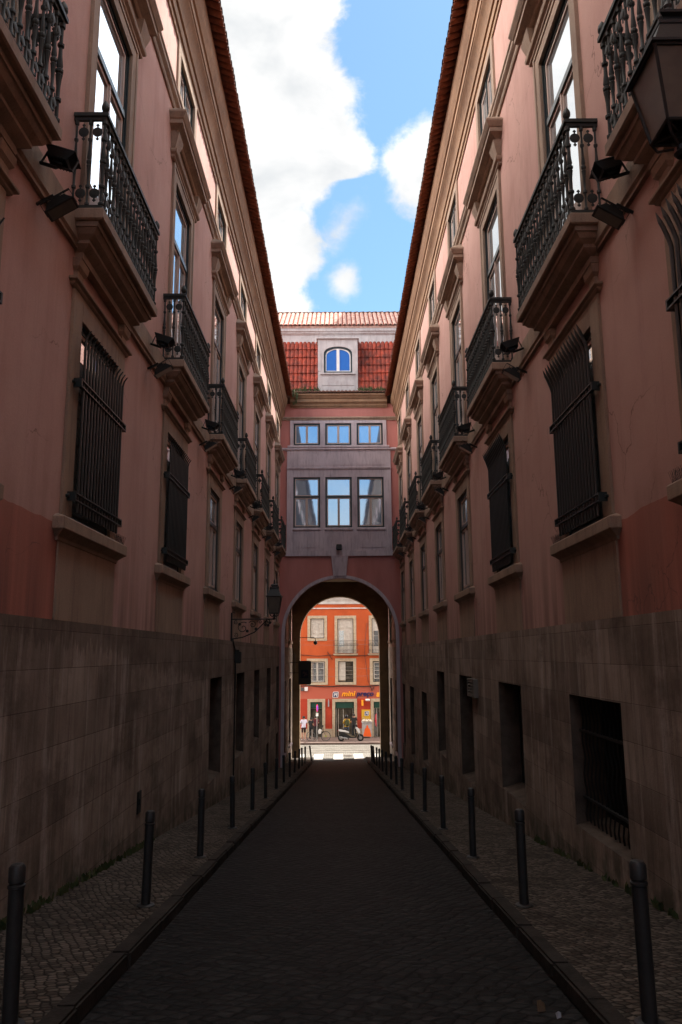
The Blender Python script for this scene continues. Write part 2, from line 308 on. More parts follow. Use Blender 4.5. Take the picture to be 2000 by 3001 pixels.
# ------------------------------------------------------------------ mesh helpers
class MB:
    def __init__(s): s.v = []; s.f = []; s.mi = []; s.cur = 0
    def add(s, vs, fs):
        o = len(s.v); s.v += [tuple(q) for q in vs]
        for f in fs: s.f.append([o+i for i in f]); s.mi.append(s.cur)
    def box(s, x0, x1, y0, y1, z0, z1):
        s.add([(x0,y0,z0),(x1,y0,z0),(x1,y1,z0),(x0,y1,z0),(x0,y0,z1),(x1,y0,z1),(x1,y1,z1),(x0,y1,z1)],
              [(0,3,2,1),(4,5,6,7),(0,1,5,4),(1,2,6,5),(2,3,7,6),(3,0,4,7)])
    def quad(s, a, b, c, d): s.add([a, b, c, d], [(0, 1, 2, 3)])
    def prof_y(s, pr, y0, y1, segs=1):
        """profile (p, z) swept along y, closed"""
        n = len(pr); vs = []
        for k in range(segs+1):
            y = y0+(y1-y0)*k/segs
            vs += [(p, y, z) for p, z in pr]
        fs = []
        for k in range(segs):
            for i in range(n):
                j = (i+1) % n; fs.append((k*n+i, k*n+j, (k+1)*n+j, (k+1)*n+i))
        fs.append(tuple(range(n))[::-1]); fs.append(tuple(segs*n+i for i in range(n)))
        s.add(vs, fs)
    def prof_return(s, pr, y0, y1, pb):
        """moulding whose profile also returns round both ends: pr = [(p, z)] outermost shape, height-ordered; p measured out of plane pb"""
        rings = []
        for p, z in pr:
            d = p-pb
            rings.append([(pb, y0-d, z), (p, y0-d, z), (p, y1+d, z), (pb, y1+d, z)])
        vs = [q for r in rings for q in r]; fs = []
        for k in range(len(rings)-1):
            for i in range(3):
                a = k*4+i; fs.append((a, a+1, a+5, a+4))
            fs.append((k*4+3, k*4, k*4+4, k*4+7))
        fs.append((0, 3, 2, 1)); e = (len(rings)-1)*4; fs.append((e, e+1, e+2, e+3))
        s.add(vs, fs)
    def lathe(s, c, pr, n=10, axis='z'):
        vs = []; x, y, z = c
        for r, h in pr:
            for k in range(n):
                a = 2*math.pi*k/n; ca, sa = r*math.cos(a), r*math.sin(a)
                vs.append({'z': (x+ca, y+sa, z+h), 'x': (x+h, y+ca, z+sa), 'y': (x+ca, y+h, z+sa)}[axis])
        fs = []
        for j in range(len(pr)-1):
            for k in range(n):
                k2 = (k+1) % n; fs.append((j*n+k, j*n+k2, (j+1)*n+k2, (j+1)*n+k))
        fs.append(tuple(range(n))[::-1]); fs.append(tuple((len(pr)-1)*n+k for k in range(n)))
        s.add(vs, fs)
    def tube(s, pts, r, n=6, r1=None):
        pts = [Vector(p) for p in pts]; vs = []; m = len(pts)
        up = Vector((0, 0, 1)); prev = None
        for i, p in enumerate(pts):
            t = (pts[min(i+1, m-1)]-pts[max(i-1, 0)]).normalized()
            if prev is None:
                a = t.cross(up)
                if a.length < .05: a = t.cross(Vector((1, 0, 0)))
                a.normalize()
            else:
                a = (prev - t*prev.dot(t)).normalized()
            prev = a; b = t.cross(a)
            rr = r if r1 is None else r+(r1-r)*i/(m-1)
            for k in range(n):
                q = 2*math.pi*k/n; vs.append(p+a*rr*math.cos(q)+b*rr*math.sin(q))
        fs = []
        for i in range(m-1):
            for k in range(n):
                k2 = (k+1) % n; fs.append((i*n+k, i*n+k2, (i+1)*n+k2, (i+1)*n+k))
        fs.append(tuple(range(n))[::-1]); fs.append(tuple((m-1)*n+k for k in range(n)))
        s.add(vs, fs)
    def prism(s, pts, d):
        """planar polygon (list of 3-D points) pushed by vector d"""
        n = len(pts); d = Vector(d); vs = [Vector(p) for p in pts]+[Vector(p)+d for p in pts]
        fs = [tuple(range(n))[::-1], tuple(n+i for i in range(n))]
        for i in range(n):
            j = (i+1) % n; fs.append((i, j, n+j, n+i))
        s.add(vs, fs)
    def mesh(s, name, mats, smooth=False, T=None, bevel=0):
        me = bpy.data.meshes.new(name)
        vs = s.v if T is None else [T(*q) for q in s.v]
        me.from_pydata(vs, [], s.f)
        for m_ in (mats if isinstance(mats, (list, tuple)) else [mats]): me.materials.append(m_)
        for p, i in zip(me.polygons, s.mi): p.material_index = i
        bm = bmesh.new(); bm.from_mesh(me); bmesh.ops.recalc_face_normals(bm, faces=bm.faces)
        if bevel: bmesh.ops.bevel(bm, geom=[e for e in bm.edges if len(e.link_faces) == 2 and e.calc_face_angle(0) > .6], offset=bevel, segments=2, affect='EDGES', clamp_overlap=True)
        bm.to_mesh(me); bm.free()
        if smooth:
            for p in me.polygons: p.use_smooth = True
            try: me.set_sharp_from_angle(angle=R(38))
            except Exception: pass
        me.update(); return me
def link(name, me, parent=None, loc=(0, 0, 0), **props):
    o = bpy.data.objects.new(name, me); C.objects.link(o); o.location = loc
    if parent: o.parent = parent
    for k, v in props.items(): o[k] = v
    return o
def empty(name, loc, label, cat, group=None, rz=0):
    o = bpy.data.objects.new(name, None); C.objects.link(o); o.location = loc; o.rotation_euler = (0, 0, rz)
    o['label'] = label; o['category'] = cat
    if group: o['group'] = group
    return o
def children(o): return [c for c in bpy.data.objects if c.parent == o]
def copy_tree(o, parent=None):
    c = o.copy(); C.objects.link(c); c.parent = parent
    for ch in children(o): copy_tree(ch, c)
    return c

# ------------------------------------------------------------------ levels of the ground
SL = .0955; G0 = -1.66; FLAT = -6.42; YF = 49.2
def gz(y): return max(G0-SL*y, FLAT+.08)            # top of the pavements along the lane
def rz_(y): return max(G0-.11-SL*y, FLAT)           # lane surface
WL, WR = 3.05, 3.08
KL, KR = 1.66, 1.54                                  # street face of the kerbs
YB = 51.0                                            # far face of the bridging block
YS = 61.5                                            # shop front
ZSP = -6.26                                          # pavement before the shop

def sheet(name, x0, x1, ys, zf, m, dz=0, label=None):
    b = MB()
    for a, c in zip(ys[:-1], ys[1:]):
        b.quad((x0, a, zf(a)+dz), (x1, a, zf(a)+dz), (x1, c, zf(c)+dz), (x0, c, zf(c)+dz))
    return link(name, b.mesh(name, m), kind='structure')
yy = [-14, 0, 10, 20, 30, 40, (G0-.11-FLAT)/SL, 50.6]
b = MB()
gl = [-80, 0, (G0-.11-FLAT)/SL, 400]
for a, c in zip(gl[:-1], gl[1:]):
    za, zc = rz_(a)-.03, rz_(c)-.03
    b.quad((-300, a, za), (300, a, za), (300, c, zc), (-300, c, zc))
link('ground', b.mesh('ground', M['asphalt']), kind='structure')
sheet('road', -KL, KR, yy, rz_, M['road'])
yk = [-14, 0, 10, 20, 30, 40, (G0-FLAT-.08)/SL, 50.45]
sheet('pavement', -WL-.05, -KL-.14, yk, gz, M['paving'])
sheet('pavement', KR+.14, WR+.05, yk, gz, M['paving'])
def kerb(s, x0):
    b = MB(); y = -14.0; random.seed(3 if s < 0 else 5)
    while y < 50.4:
        l = min(random.uniform(.8, 1.25), 50.45-y); y1 = y+l-.008
        j = random.uniform(-.012, .012); t = random.uniform(.003, .014)
        a, c = s*(x0+j), s*(x0+.155)
        A = [(a, y, gz(y)+t), (c, y, gz(y)+t), (c, y1, gz(y1)+t), (a, y1, gz(y1)+t)]
        Bm = [(q[0], q[1], rz_(q[1])-.02) for q in A]
        b.add(A+Bm, [(0,1,2,3),(4,7,6,5),(0,4,5,1),(1,5,6,2),(2,6,7,3),(3,7,4,0)])
        y += l
    return link('kerb', b.mesh('kerb', M['kerb'], bevel=.018), kind='structure')
kerb(-1, KL); kerb(1, KR)
b = MB(); b.quad((-60, 50.45, FLAT+.004), (60, 50.45, FLAT+.004), (60, 57.8, FLAT+.004), (-60, 57.8, FLAT+.004))
link('cross_street', b.mesh('cross_street', M['street']), kind='structure')
b = MB()
for x in (-2.6, -1.42, -.15, 1.13, 2.45, 3.7, -3.9):
    b.quad((x-.30, 50.0, FLAT+.009), (x+.30, 50.0, FLAT+.009), (x+.30, 52.6, FLAT+.009), (x-.30, 52.6, FLAT+.009))
link('zebra_crossing', b.mesh('zebra_crossing', M['zebra']), kind='structure')
b = MB()
for y in (53.3, 54.35, 55.8, 56.9): b.box(-60, 60, y-.03, y+.03, FLAT-.01, FLAT+.012)
link('tram_rails', b.mesh('tram_rails', M['rail']), kind='structure')
b = MB(); b.box(-60, 60, 57.8, YS+.1, FLAT-.1, ZSP)
link('far_pavement', b.mesh('far_pavement', M['far_paving'], bevel=.02), kind='structure')
b = MB(); b.lathe((-.15+.6, 51.6, FLAT+.004), [(.33, 0), (.33, .008)], 20)
link('manhole_cover', b.mesh('manhole_cover', M['rail']), kind='structure')

# ------------------------------------------------------------------ pieces of the two wings  (p outwards from the wall plane, y along, z up)
def Tside(s): return lambda p, y, z: (-s*p, y, z)
def baluster(b, p, y, z0, z1, r=.015):
    h = z1-z0
    k = [(.9,0),(1.7,.01),(1.7,.03),(.9,.045),(.85,.18),(.95,.2),(1.7,.21),(1.7,.235),(.9,.25),(1.0,.36),(1.5,.455),(1.75,.47),
         (1.15,.485),(1.9,.50),(1.9,.525),(1.2,.54),(1.6,.56),(1.0,.66),(.8,.75),(1.6,.765),(1.6,.79),(.85,.80),(.85,.95),(1.6,.96),(1.6,1)]
    b.lathe((p, y, z0), [(r*a, h*c) for a, c in k], 7)
def medallion(b, p, y, z, r=.052):
    b.lathe((p, y-.008, z), [(r*.6, 0), (r, .003), (r, .013), (r*.6, .016)], 12, 'y')
    b.lathe((p, y-.011, z), [(r*.55, 0), (r*.55, .022)], 10, 'y')
    b.box(p-.008, p+.008, y-.006, y+.006, z-r-.045, z+r+.045)
    b.box(p-.018, p+.018, y-.007, y+.007, z+r+.022, z+r+.034); b.box(p-.018, p+.018, y-.007, y+.007, z-r-.034, z-r-.022)
def pinecone(b, p, y, z):
    b.lathe((p, y, z), [(.022,0),(.018,.02),(.032,.035),(.045,.06),(.047,.085),(.038,.12),(.022,.15),(.006,.172)], 10)

def balcony_meshes(s, hw):
    T = Tside(s)
    b = MB()
    b.prof_return([(.38, 4.86), (.40, 4.875), (.40, 4.985), (.385, 5.0)], -hw+.40, hw-.40, 0)
    b.prof_return([(.10, 4.52), (.10, 4.60), (.17, 4.64), (.20, 4.66), (.20, 4.70), (.27, 4.74), (.31, 4.80), (.33, 4.80), (.33, 4.859)], -hw+.38, hw-.38, 0)
    slab = b.mesh('balcony', M['stone'], T=T)
    b = MB(); z0, z1 = 5.04, 6.12; po = .36
    b.box(po-.03, po+.015, -hw+.02, hw-.02, 5.003, 5.04)
    for e in (-1, 1): b.box(.0, po-.03, *sorted((e*(hw-.02), e*(hw-.065))), 5.003, 5.04)
    # moulded handrail: a broad cap over an under-bar
    b.box(po-.045, po+.035, -hw, hw, 6.165, 6.21); b.box(po-.022, po+.012, -hw+.02, hw-.02, 6.12, 6.165)
    for e in (-1, 1):
        b.box(0, po-.045, *sorted((e*hw, e*(hw-.08))), 6.165, 6.21); b.box(0, po-.022, *sorted((e*(hw-.02), e*(hw-.055))), 6.12, 6.165)
    n = int(round(2*(hw-.05)/.148))
    ys = [-hw+.045+(2*hw-.09)*i/n for i in range(n+1)]
    for i, y in enumerate(ys):
        baluster(b, po-.008, y, z0, z1, .017 if i not in (0, n) else .021)
        if i < n:
            ym = (y+ys[i+1])/2
            for z in (5.20, 5.98):
                b.box(po-.014, po-.002, y, ys[i+1], z-.005, z+.005)
                b.lathe((po-.016, ym, z), [(.035, 0), (.045, .004), (.045, .012), (.035, .016)], 8, 'x')
                b.box(po-.012, po-.004, ym-.007, ym+.007, z-.095, z+.095)
    for e in (-1, 1):
        for p in (.03, .19): baluster(b, p, e*(hw-.043), z0, z1, .015)
        for p in (.11, .27):
            for z in (5.20, 5.98): medallion(b, p, e*(hw-.043), z, .06)
        pinecone(b, po-.01, e*(hw-.04), 6.21)
    return slab, b.mesh('railing', M['iron'], smooth=True, T=T)

def opening_parts(s, hw, z0, z1, kind):
    """frame, casement and glass set back in an opening"""
    T = lambda p, y, z: (-s*(p+.06), y, z); fr = MB(); ca = MB(); gl_ = MB()
    fw = .075; pf0, pf1 = -.16, -.09
    fr.box(pf0, pf1, -hw, -hw+fw, z0, z1); fr.box(pf0, pf1, hw-fw, hw, z0, z1); fr.box(pf0, pf1, -hw+fw, hw-fw, z1-fw, z1)
    fr.box(pf0, pf1, -hw+fw, hw-fw, z0, z0+fw)
    fr.box(pf1, pf1+.02, -hw, -hw+.03, z0, z1); fr.box(pf1, pf1+.02, hw-.03, hw, z0, z1); fr.box(pf1, pf1+.02, -hw+.03, hw-.03, z1-.03, z1)
    yi = hw-fw; lo, hi = z0+fw, z1-fw
    def sash(y0, y1, a, c, w=.055):
        q0, q1 = -.15, -.105
        ca.box(q0, q1, y0, y0+w, a, c); ca.box(q0, q1, y1-w, y1, a, c); ca.box(q0, q1, y0+w, y1-w, a, a+w); ca.box(q0, q1, y0+w, y1-w, c-w, c)
        gl_.box(-.137, -.128, y0+w-.004, y1-w+.004, a+w-.004, c-w+.004)
    if kind == 'attic':
        sash(-yi, -.002, lo, hi); sash(.002, yi, lo, hi); fr.box(-.10, -.075, -.014, .014, lo, hi)
    else:
        zt = z0+(z1-z0)*(.715 if kind == 'door' else .665)
        fr.box(pf0, pf1+.015, -yi, yi, zt-.045, zt+.045)
        sash(-yi, yi, zt+.045, hi, .05)
        sash(-yi, -.002, lo, zt-.045, .06); sash(.002, yi, lo, zt-.045, .06)
        ca.box(-.104, -.085, -.022, .022, lo, zt-.045)
        if kind == 'door':
            for e in (-1, 1): ca.box(-.15, -.108, *sorted((e*.06, e*(yi-.06))), lo+.06, lo+.75)
    # dark room behind
    return fr.mesh('frame', M['dark_green'], T=T), ca.mesh('casement', M['cream'], T=T), gl_.mesh('pane', M['glass'], T=T)

def reveal(b, hw, z0, z1, d=.2):
    b.box(-d, -.002, -hw-.03, -hw, z0-.03, z1+.03); b.box(-d, -.002, hw, hw+.03, z0-.03, z1+.03)
    b.box(-d, -.002, -hw, hw, z1, z1+.03); b.box(-d, -.002, -hw, hw, z0-.03, z0)
    b.box(-d-.02, -d, -hw-.03, hw+.03, z0-.03, z1+.03)

def door_surround(s):
    b = MB(); hw = .745; z0, z1 = 5.0, 8.74
    reveal(b, hw, z0, z1)
    for e in (-1, 1):
        b.box(-.001, .035, *sorted((e*hw, e*.995)), z0, z1+.25); b.box(.035, .05, *sorted((e*.93, e*.995)), z0, z1+.19)
    b.box(-.001, .035, -hw, hw, z1, z1+.25); b.box(.035, .05, -.93, .93, z1+.19, z1+.25)
    for e in (-1, 1): b.box(.036, .05, *sorted((e*.931, e*.995)), z1+.19, z1+.25)
    # architrave crown, frieze, hood
    b.prof_return([(.05, 8.992), (.07, 9.01), (.07, 9.05), (.11, 9.08), (.12, 9.11), (.12, 9.14)], -1.06, 1.06, 0)
    b.box(0, .045, -1.12, 1.12, 9.14, 9.44)
    for e in (-1, 1): b.prof_return([(.06, 9.141), (.09, 9.2), (.14, 9.36), (.16, 9.44)], *sorted((e*1.06, e*.98)), 0)
    b.prof_return([(.08, 9.441), (.10, 9.46), (.11, 9.50), (.16, 9.53), (.22, 9.555), (.235, 9.56), (.235, 9.64), (.255, 9.65), (.28, 9.69), (.31, 9.74), (.31, 9.775),
                   (.0+.012, 10.03)], -1.07, 1.07, 0)
    return b.mesh('french_door', M['stone'], T=Tside(s))

def attic_surround(s, z1):
    b = MB(); hw = .73; z0 = 10.62
    reveal(b, hw, z0, z1)
    for e in (-1, 1): b.box(-.001, .04, *sorted((e*hw, e*.93)), z0-.2, z1+.16)
    b.box(-.001, .04, -hw, hw, z1, z1+.16); b.box(-.001, .045, -hw, hw, z0-.2, z0)
    return b.mesh('attic_window', M['stone'], T=Tside(s)), z0

def low_surround(s):
    b = MB(); hw = .745; z0, z1 = 1.52, 3.88
    reveal(b, hw, z0, z1)
    for e in (-1, 1): b.box(-.001, .035, *sorted((e*hw, e*1.05)), z0, z1+.28)
    b.box(-.001, .035, -hw, hw, z1, z1+.28)
    b.prof_return([(.035, 4.161), (.06, 4.18), (.06, 4.20), (.10, 4.215), (.10, 4.245), (.03, 4.27)], -1.08, 1.08, 0)
    # consoles that carry the balcony
    for e in (-1, 1):
        b.box(0, .045, *sorted((e*.82, e*1.04)), 4.27, 4.52); b.prof_return([(.045, 4.38), (.08, 4.42), (.09, 4.50), (.09, 4.519)], *sorted((e*.86, e*1.0)), 0)
    b.prof_return([(.03, 1.22), (.035, 1.26), (.07, 1.29), (.10, 1.315), (.13, 1.335), (.13, 1.46), (.12, 1.475), (.0, 1.519)], -1.10, 1.10, 0)
    b.box(-.001, .022, -1.06, 1.06, .375, 1.22)
    return b.mesh('window', M['stone'], T=Tside(s), bevel=.004)

def grille_mesh(s, spear):
    b = MB(); r = .014
    n = 15
    for i in range(n):
        y = -.78+1.56*i/(n-1)
        if spear:
            b.tube([(.10, y, 1.62), (.10, y, 3.56), (.12, y, 3.64), (.155, y, 3.74), (.18, y, 3.80)], .020, 6)
            b.tube([(.178, y, 3.79), (.215, y, 3.89)], .022, 6, .003)
            b.tube([(.10, y, 1.64), (.10, y, 1.54)], .017, 6)
        else:
            b.tube([(.10, y, 1.58), (.10, y, 3.62)], .017, 6)
            b.tube([(.10, y, 3.60), (.12, y, 3.68), (.16, y, 3.74)], .014, 5, .008)
    for z in ((1.70, 1.78), (3.02, 3.10)):
        for q in z: b.box(.085, .13, -.92, .92, q-.008, q+.008)
        for e in (-1, 1):
            b.box(.0, .13, *sorted((e*.90, e*.93)), z[0]-.012, z[1]+.012)
            b.lathe((.03, e*.96, (z[0]+z[1])/2), [(.02, 0), (.02, .04)], 8, 'x')
    return b.mesh('grille', M['dark_green'], T=Tside(s), smooth=True)

def base_opening(s, hw, z0, z1, d, kind):
    """stone reveal of an opening in the plinth and what fills it"""
    b = MB()
    b.box(-d, -.002, -hw-.04, -hw, z0-.04, z1+.04); b.box(-d, -.002, hw, hw+.04, z0-.04, z1+.04)
    b.box(-d, -.002, -hw, hw, z1, z1+.04)
    b.prism([(-.002, -hw, z0-.12), (-.002, -hw, z0), (-d, -hw, z0+.10), (-d, -hw, z0-.12)], (0, 2*hw, 0))
    me = b.mesh('basement_window', M['reveal'], T=Tside(s))
    f = MB()
    if kind == 'wavy':
        for i in range(13):
            y = -hw+.08+(2*hw-.16)*i/12
            f.tube([(-.13+.014*math.sin(k*1.3+.4), y+.005*math.sin(k*2.1), z0+.06+(z1-z0-.1)*k/16) for k in range(17)], .011, 5)
        for z in (z0+.35, z0+(z1-z0)*.72): f.box(-.15, -.11, -hw, hw, z-.015, z+.015)
        f.cur = 1; f.box(-d, -d+.03, -hw, hw, z0, z1)
        fm = f.mesh('grille', [M['iron_black'], M['void']], T=Tside(s), smooth=True)
    else:
        f.box(-d, -d+.05, -hw, -.01, z0+.1, z1); f.box(-d, -d+.05, .01, hw, z0+.1, z1)
        for e in (-1, 1):
            for a, c in ((.08, .45), (.5, .92)):
                zz0, zz1 = z0+.1+(z1-z0)*a, z0+(z1-z0)*c
                f.box(-d+.05, -d+.065, *sorted((e*.1, e*(hw-.1))), zz0, zz1)
        fm = f.mesh('shutter', M['dark_green'], T=Tside(s))
    return me, fm

def holed_wall(b, p, y0, y1, z0, z1, holes, vert=True):
    """wall face at offset p with rectangular holes [(ya, yb, za, zb)]"""
    ys = sorted({y0, y1, *[h[0] for h in holes], *[h[1] for h in holes]}); ys = [y for y in ys if y0 <= y <= y1]
    for a, c in zip(ys[:-1], ys[1:]):
        hs = sorted([h for h in holes if h[0] <= a+1e-6 and h[1] >= c-1e-6], key=lambda h: h[2]); z = z0
        for h in hs+[(0, 0, z1, z1)]:
            if z >= z1-1e-6: break
            if h[2] > z+1e-6: b.quad((p, a, z), (p, c, z), (p, c, min(h[2], z1)), (p, a, min(h[2], z1)))
            z = max(z, h[3])

def tile_sheet(b, T, u0, u1, prof, per=.213, amp=.045, sub=6, two=False):
    """corrugated roman tiles: u along the eave, prof = [(a, z)] up the slope; T(a, u, z)"""
    n = int((u1-u0)/per*sub); rows = []
    for a, z in prof:
        rows.append([T(a, u0+(u1-u0)*i/n, z+amp*abs(math.sin(math.pi*i/sub))**.7) for i in range(n+1)])
    vs = [q for r in rows for q in r]; fs = []
    for j in range(len(rows)-1):
        for i in range(n): fs.append((j*(n+1)+i, j*(n+1)+i+1, (j+1)*(n+1)+i+1, (j+1)*(n+1)+i))
    b.add(vs, fs)
    if two:
        for q in range(len(fs)):
            i = q % n
            b.mi[len(b.f)-len(fs)+q] = 1 if (i % sub) in (0, sub-1) else 0
def tile_rows(x0, z0, x1, z1, step=.38, lip=.03):
    L_ = math.hypot(x1-x0, z1-z0); k = max(1, int(L_/step)); out = []
    for i in range(k):
        t0, t1 = i/k, (i+1)/k
        out.append((x0+(x1-x0)*t0, z0+(z1-z0)*t0+lip)); out.append((x0+(x1-x0)*t1, z0+(z1-z0)*t1))
    return out

CORN = [(0,0),(.05,0),(.05,.09),(.03,.10),(.03,.13),(.09,.14),(.09,.30),(.06,.31),(.06,.35),(.13,.36),(.14,.39),(.19,.48),(.27,.55),(.34,.59),(.34,.62),(.30,.63),(.30,.66),(.36,.67),
        (.36,.80),(.32,.81),(.32,.85),(.40,.87),(.44,.93),(.50,.99),(.535,1.05),(.55,1.12),(.55,1.20),(.56,1.21),(.56,1.26),(0,1.26)]

def wing(s, W, ycs, name, label, zc):
    T = Tside(s); X = s*W
    B = empty(name, (X, 20, gz(20)), label, 'building')
    oz = -gz(20)
    def part(n, me, par=B, dy=0, **k): return link(n, me, par, (0, dy-20, oz) if par is B else (0, 0, 0), **k)
    hd, hl, ha = .745, .745, .73
    za1 = zc-.17
    YE = YB; extra = [ycs[-1]+4.65, ycs[-1]+9.3]
    # --- pink wall with openings
    b = MB(); holes = []
    for y in ycs:
        holes += [(y-hd, y+hd, 5.0, 8.74), (y-ha, y+ha, 10.62, za1), (y-hl, y+hl, 1.52, 3.88)]
    holes += [(y-hl, y+hl, .82, 3.18) for y in (42.9, 47.6)]
    holed_wall(b, 0, -9, YE, .37, 13.1, holes)
    part('wall', b.mesh('wall', M['pink'], T=T))
    # --- plinth with openings
    zt = .375; b = MB(); hb = []; ops = []
    if s > 0:
        spec = {0: (-2.2, -.55, .97, .45, 'wavy'), 1: (-2.5, -.55, .94, .42, 'sh'), 2: (-3.0, -.55, .95, .40, 'sh'), 3: (-3.0, -.55, .85, .40, 'sh'),
                4: (-3.9, -1.4, .85, .4, 'sh'), 5: (-4.3, -1.4, .9, .4, 'sh'), 6: (-4.3, -1.45, .9, .4, 'sh')}
        offs = {0: .10, 1: .16, 2: .5, 3: .6, 4: .8, 5: 1.0, 6: .9}
    else:
        spec = {2: (-2.9, -.55, .9, .4, 'sh'), 3: (-2.97, -.55, .95, .4, 'sh'), 4: (-3.03, -.56, .9, .4, 'sh'), 5: (-3.03, -.57, .9, .4, 'sh'), 6: (-3.06, -.58, .8, .4, 'sh'),
                7: (-5.2, -3.62, .5, .3, 'sh'), 8: (-5.6, -3.68, .5, .3, 'sh')}
        offs = {2: .8, 3: .9, 4: 1.0, 5: 1.1, 6: 1.3}
    for k, (a, c, hw, d, kd) in spec.items():
        if s < 0 and k >= 7: yc = {7: 33.3, 8: 38.2}[k]
        else: yc = ycs[k+1]+offs[k]
        ops.append((yc, a, c, hw, d, kd)); hb.append((yc-hw, yc+hw, a, c))
    for i, y in enumerate((43.2, 47.9)):
        ops.append((y, -5.25, -1.45, .75, .35, 'sh')); hb.append((y-.75, y+.75, -5.25, -1.45))
    # the plinth stands 25 mm proud of the render; it breaks forward as one plane
    pp = .025
    holed_wall(b, pp, -9, YE, -8, zt, hb); b.quad((0, -9, zt), (pp, -9, zt), (pp, YE, zt), (0, YE, zt))
    part('plinth', b.mesh('plinth', M['slab'], T=T))
    for yc, a, c, hw, d, kd in ops:
        me, fm = base_opening(s, hw, a, c, d, kd)
        o = part('basement_window', me, dy=yc); o.location.x = -s*(pp)
        link('grille' if kd == 'wavy' else 'shutter', fm, o)
    for y in (43.2, 47.9):
        b = MB(); b.prof_return([(.03, -5.40), (.12, -5.36), (.12, -5.27), (.0, -5.25)], y-.8, y+.8, 0)
        part('sill', b.mesh('sill', M['stone_pale'], T=T))
    # --- rear mass and roof slope
    b = MB(); b.box(-8.5, -.62, -9, YE, -8, 13.0)
    part('rear_wall', b.mesh('rear_wall', M['concrete'], T=T))
    # --- long mouldings
    b = MB()
    b.prof_y([(0, 4.62), (.05, 4.62), (.05, 4.66), (.075, 4.69), (.075, 4.985), (.06, 5.0), (0, 5.0)], -9, 39.39)
    part('string_course', b.mesh('string_course', M['stone'], T=T))
    b = MB()
    b.prof_y([(0, 10.0), (.03, 10.0), (.045, 10.03), (.045, 10.09), (.075, 10.12), (.10, 10.15), (.10, 10.22), (.12, 10.24), (.12, 10.28), (0, 10.33)], -9, 39.39)
    part('attic_moulding', b.mesh('attic_moulding', M['stone'], T=T))
    b = MB(); h = 13.26-zc
    b.prof_y([(p*.62, zc+z*h/1.26) for p, z in CORN], -9, 39.39, 12)
    part('cornice', b.mesh('cornice', M['cornice'], T=T, smooth=True))
    # --- roof: corrugated tiles, eave overhanging the cornice
    b = MB(); rows = tile_rows(.62, 13.40, -6.0, 16.06, .42)
    tile_sheet(b, lambda a, u, z: (a, u, z), -9, 39.3, rows, amp=.07)
    n_t = int(48.3/.213)
    for k in range(n_t):                        # pan tiles seen from below, with the lips of the cover tiles between them
        yc_ = -9+.213*(k+.5); j = random.uniform(-.008, .008)
        for (rr, cv, up, p0, z0_, p1, z1_) in ((.082, yc_, -1, .635+j, 13.335, .28, 13.475), (.088, yc_+.1065, 1, .65+j, 13.335, .28, 13.475)):
            ring = [(cv+rr*math.cos(math.pi*i/6), up*rr*.85*math.sin(math.pi*i/6)) for i in range(7)]
            ring += [(cv+(rr-.014)*math.cos(math.pi*i/6), up*(rr-.014)*.85*math.sin(math.pi*i/6)) for i in range(6, -1, -1)]
            m_ = len(ring); vs = [(p0, y_, z0_+q) for y_, q in ring]+[(p1, y_, z1_+q) for y_, q in ring]
            b.cur = 1 if up > 0 else 0
            b.add(vs, [(i, (i+1) % m_, m_+(i+1) % m_, m_+i) for i in range(m_)]+[tuple(range(m_))])
    b.cur = 2
    b.prof_y([(.30, 13.27), (.30, 13.40), (-6, 15.90), (-6, 15.8), (-.5, 13.27)], -9, 39.3)
    part('roof', b.mesh('roof', [M['tile'], M['tile_dark'], M['tile_dark']], T=T))
    # --- bays
    slab, rail = balcony_meshes(s, 1.32 if s < 0 else 1.38)
    dsur = door_surround(s); dp = opening_parts(s, hd, 5.0, 8.74, 'door')
    asur, az0 = attic_surround(s, za1); ap = opening_parts(s, ha, 10.62, za1, 'attic')
    lsur = low_surround(s); lp = opening_parts(s, hl, 1.52, 3.88, 'win')
    gr = grille_mesh(s, s > 0)
    def trio(o, ms):
        for n_, me in zip(('frame', 'casement', 'pane'), ms): link(n_, me, o)
    for i, y in enumerate(ycs):
        o = part('balcony', slab, dy=y); link('railing', rail, o)
        o = part('french_door', dsur, dy=y); trio(o, dp)
        o = part('attic_window', asur, dy=y); trio(o, ap)
        o = part('window', lsur, dy=y); trio(o, lp)
        if i <= 2:
            link('grille', gr, o)
            sh = MB()
            for e in (-1, 1):
                sh.box(-.045, -.022, *sorted((e*.008, e*.66)), 1.60, 3.42)
                for k_ in range(16): sh.box(-.022, -.014, *sorted((e*.07, e*.61)), 1.70+.104*k_, 1.76+.104*k_)
            link('shutter', sh.mesh('shutter', M['dark_green'], T=T), o)
    for y in (42.9, 47.6):                      # the row goes on inside the passage
        o = part('window', lsur, dy=y); o.location.z -= .70; trio(o, lp)
    return B

ycL = [5.40]+[9.37+4.62*k for k in range(7)]
ycR = [5.62]+[9.58+4.68*k for k in range(7)]
wingL = wing(-1, WL, ycL, 'palace_wing', 'long pink wing with iron balconies along the left side of the lane', 11.62)
wingR = wing(1, WR, ycR, 'palace_wing', 'long pink wing with iron balconies along the right side of the lane', 11.90)

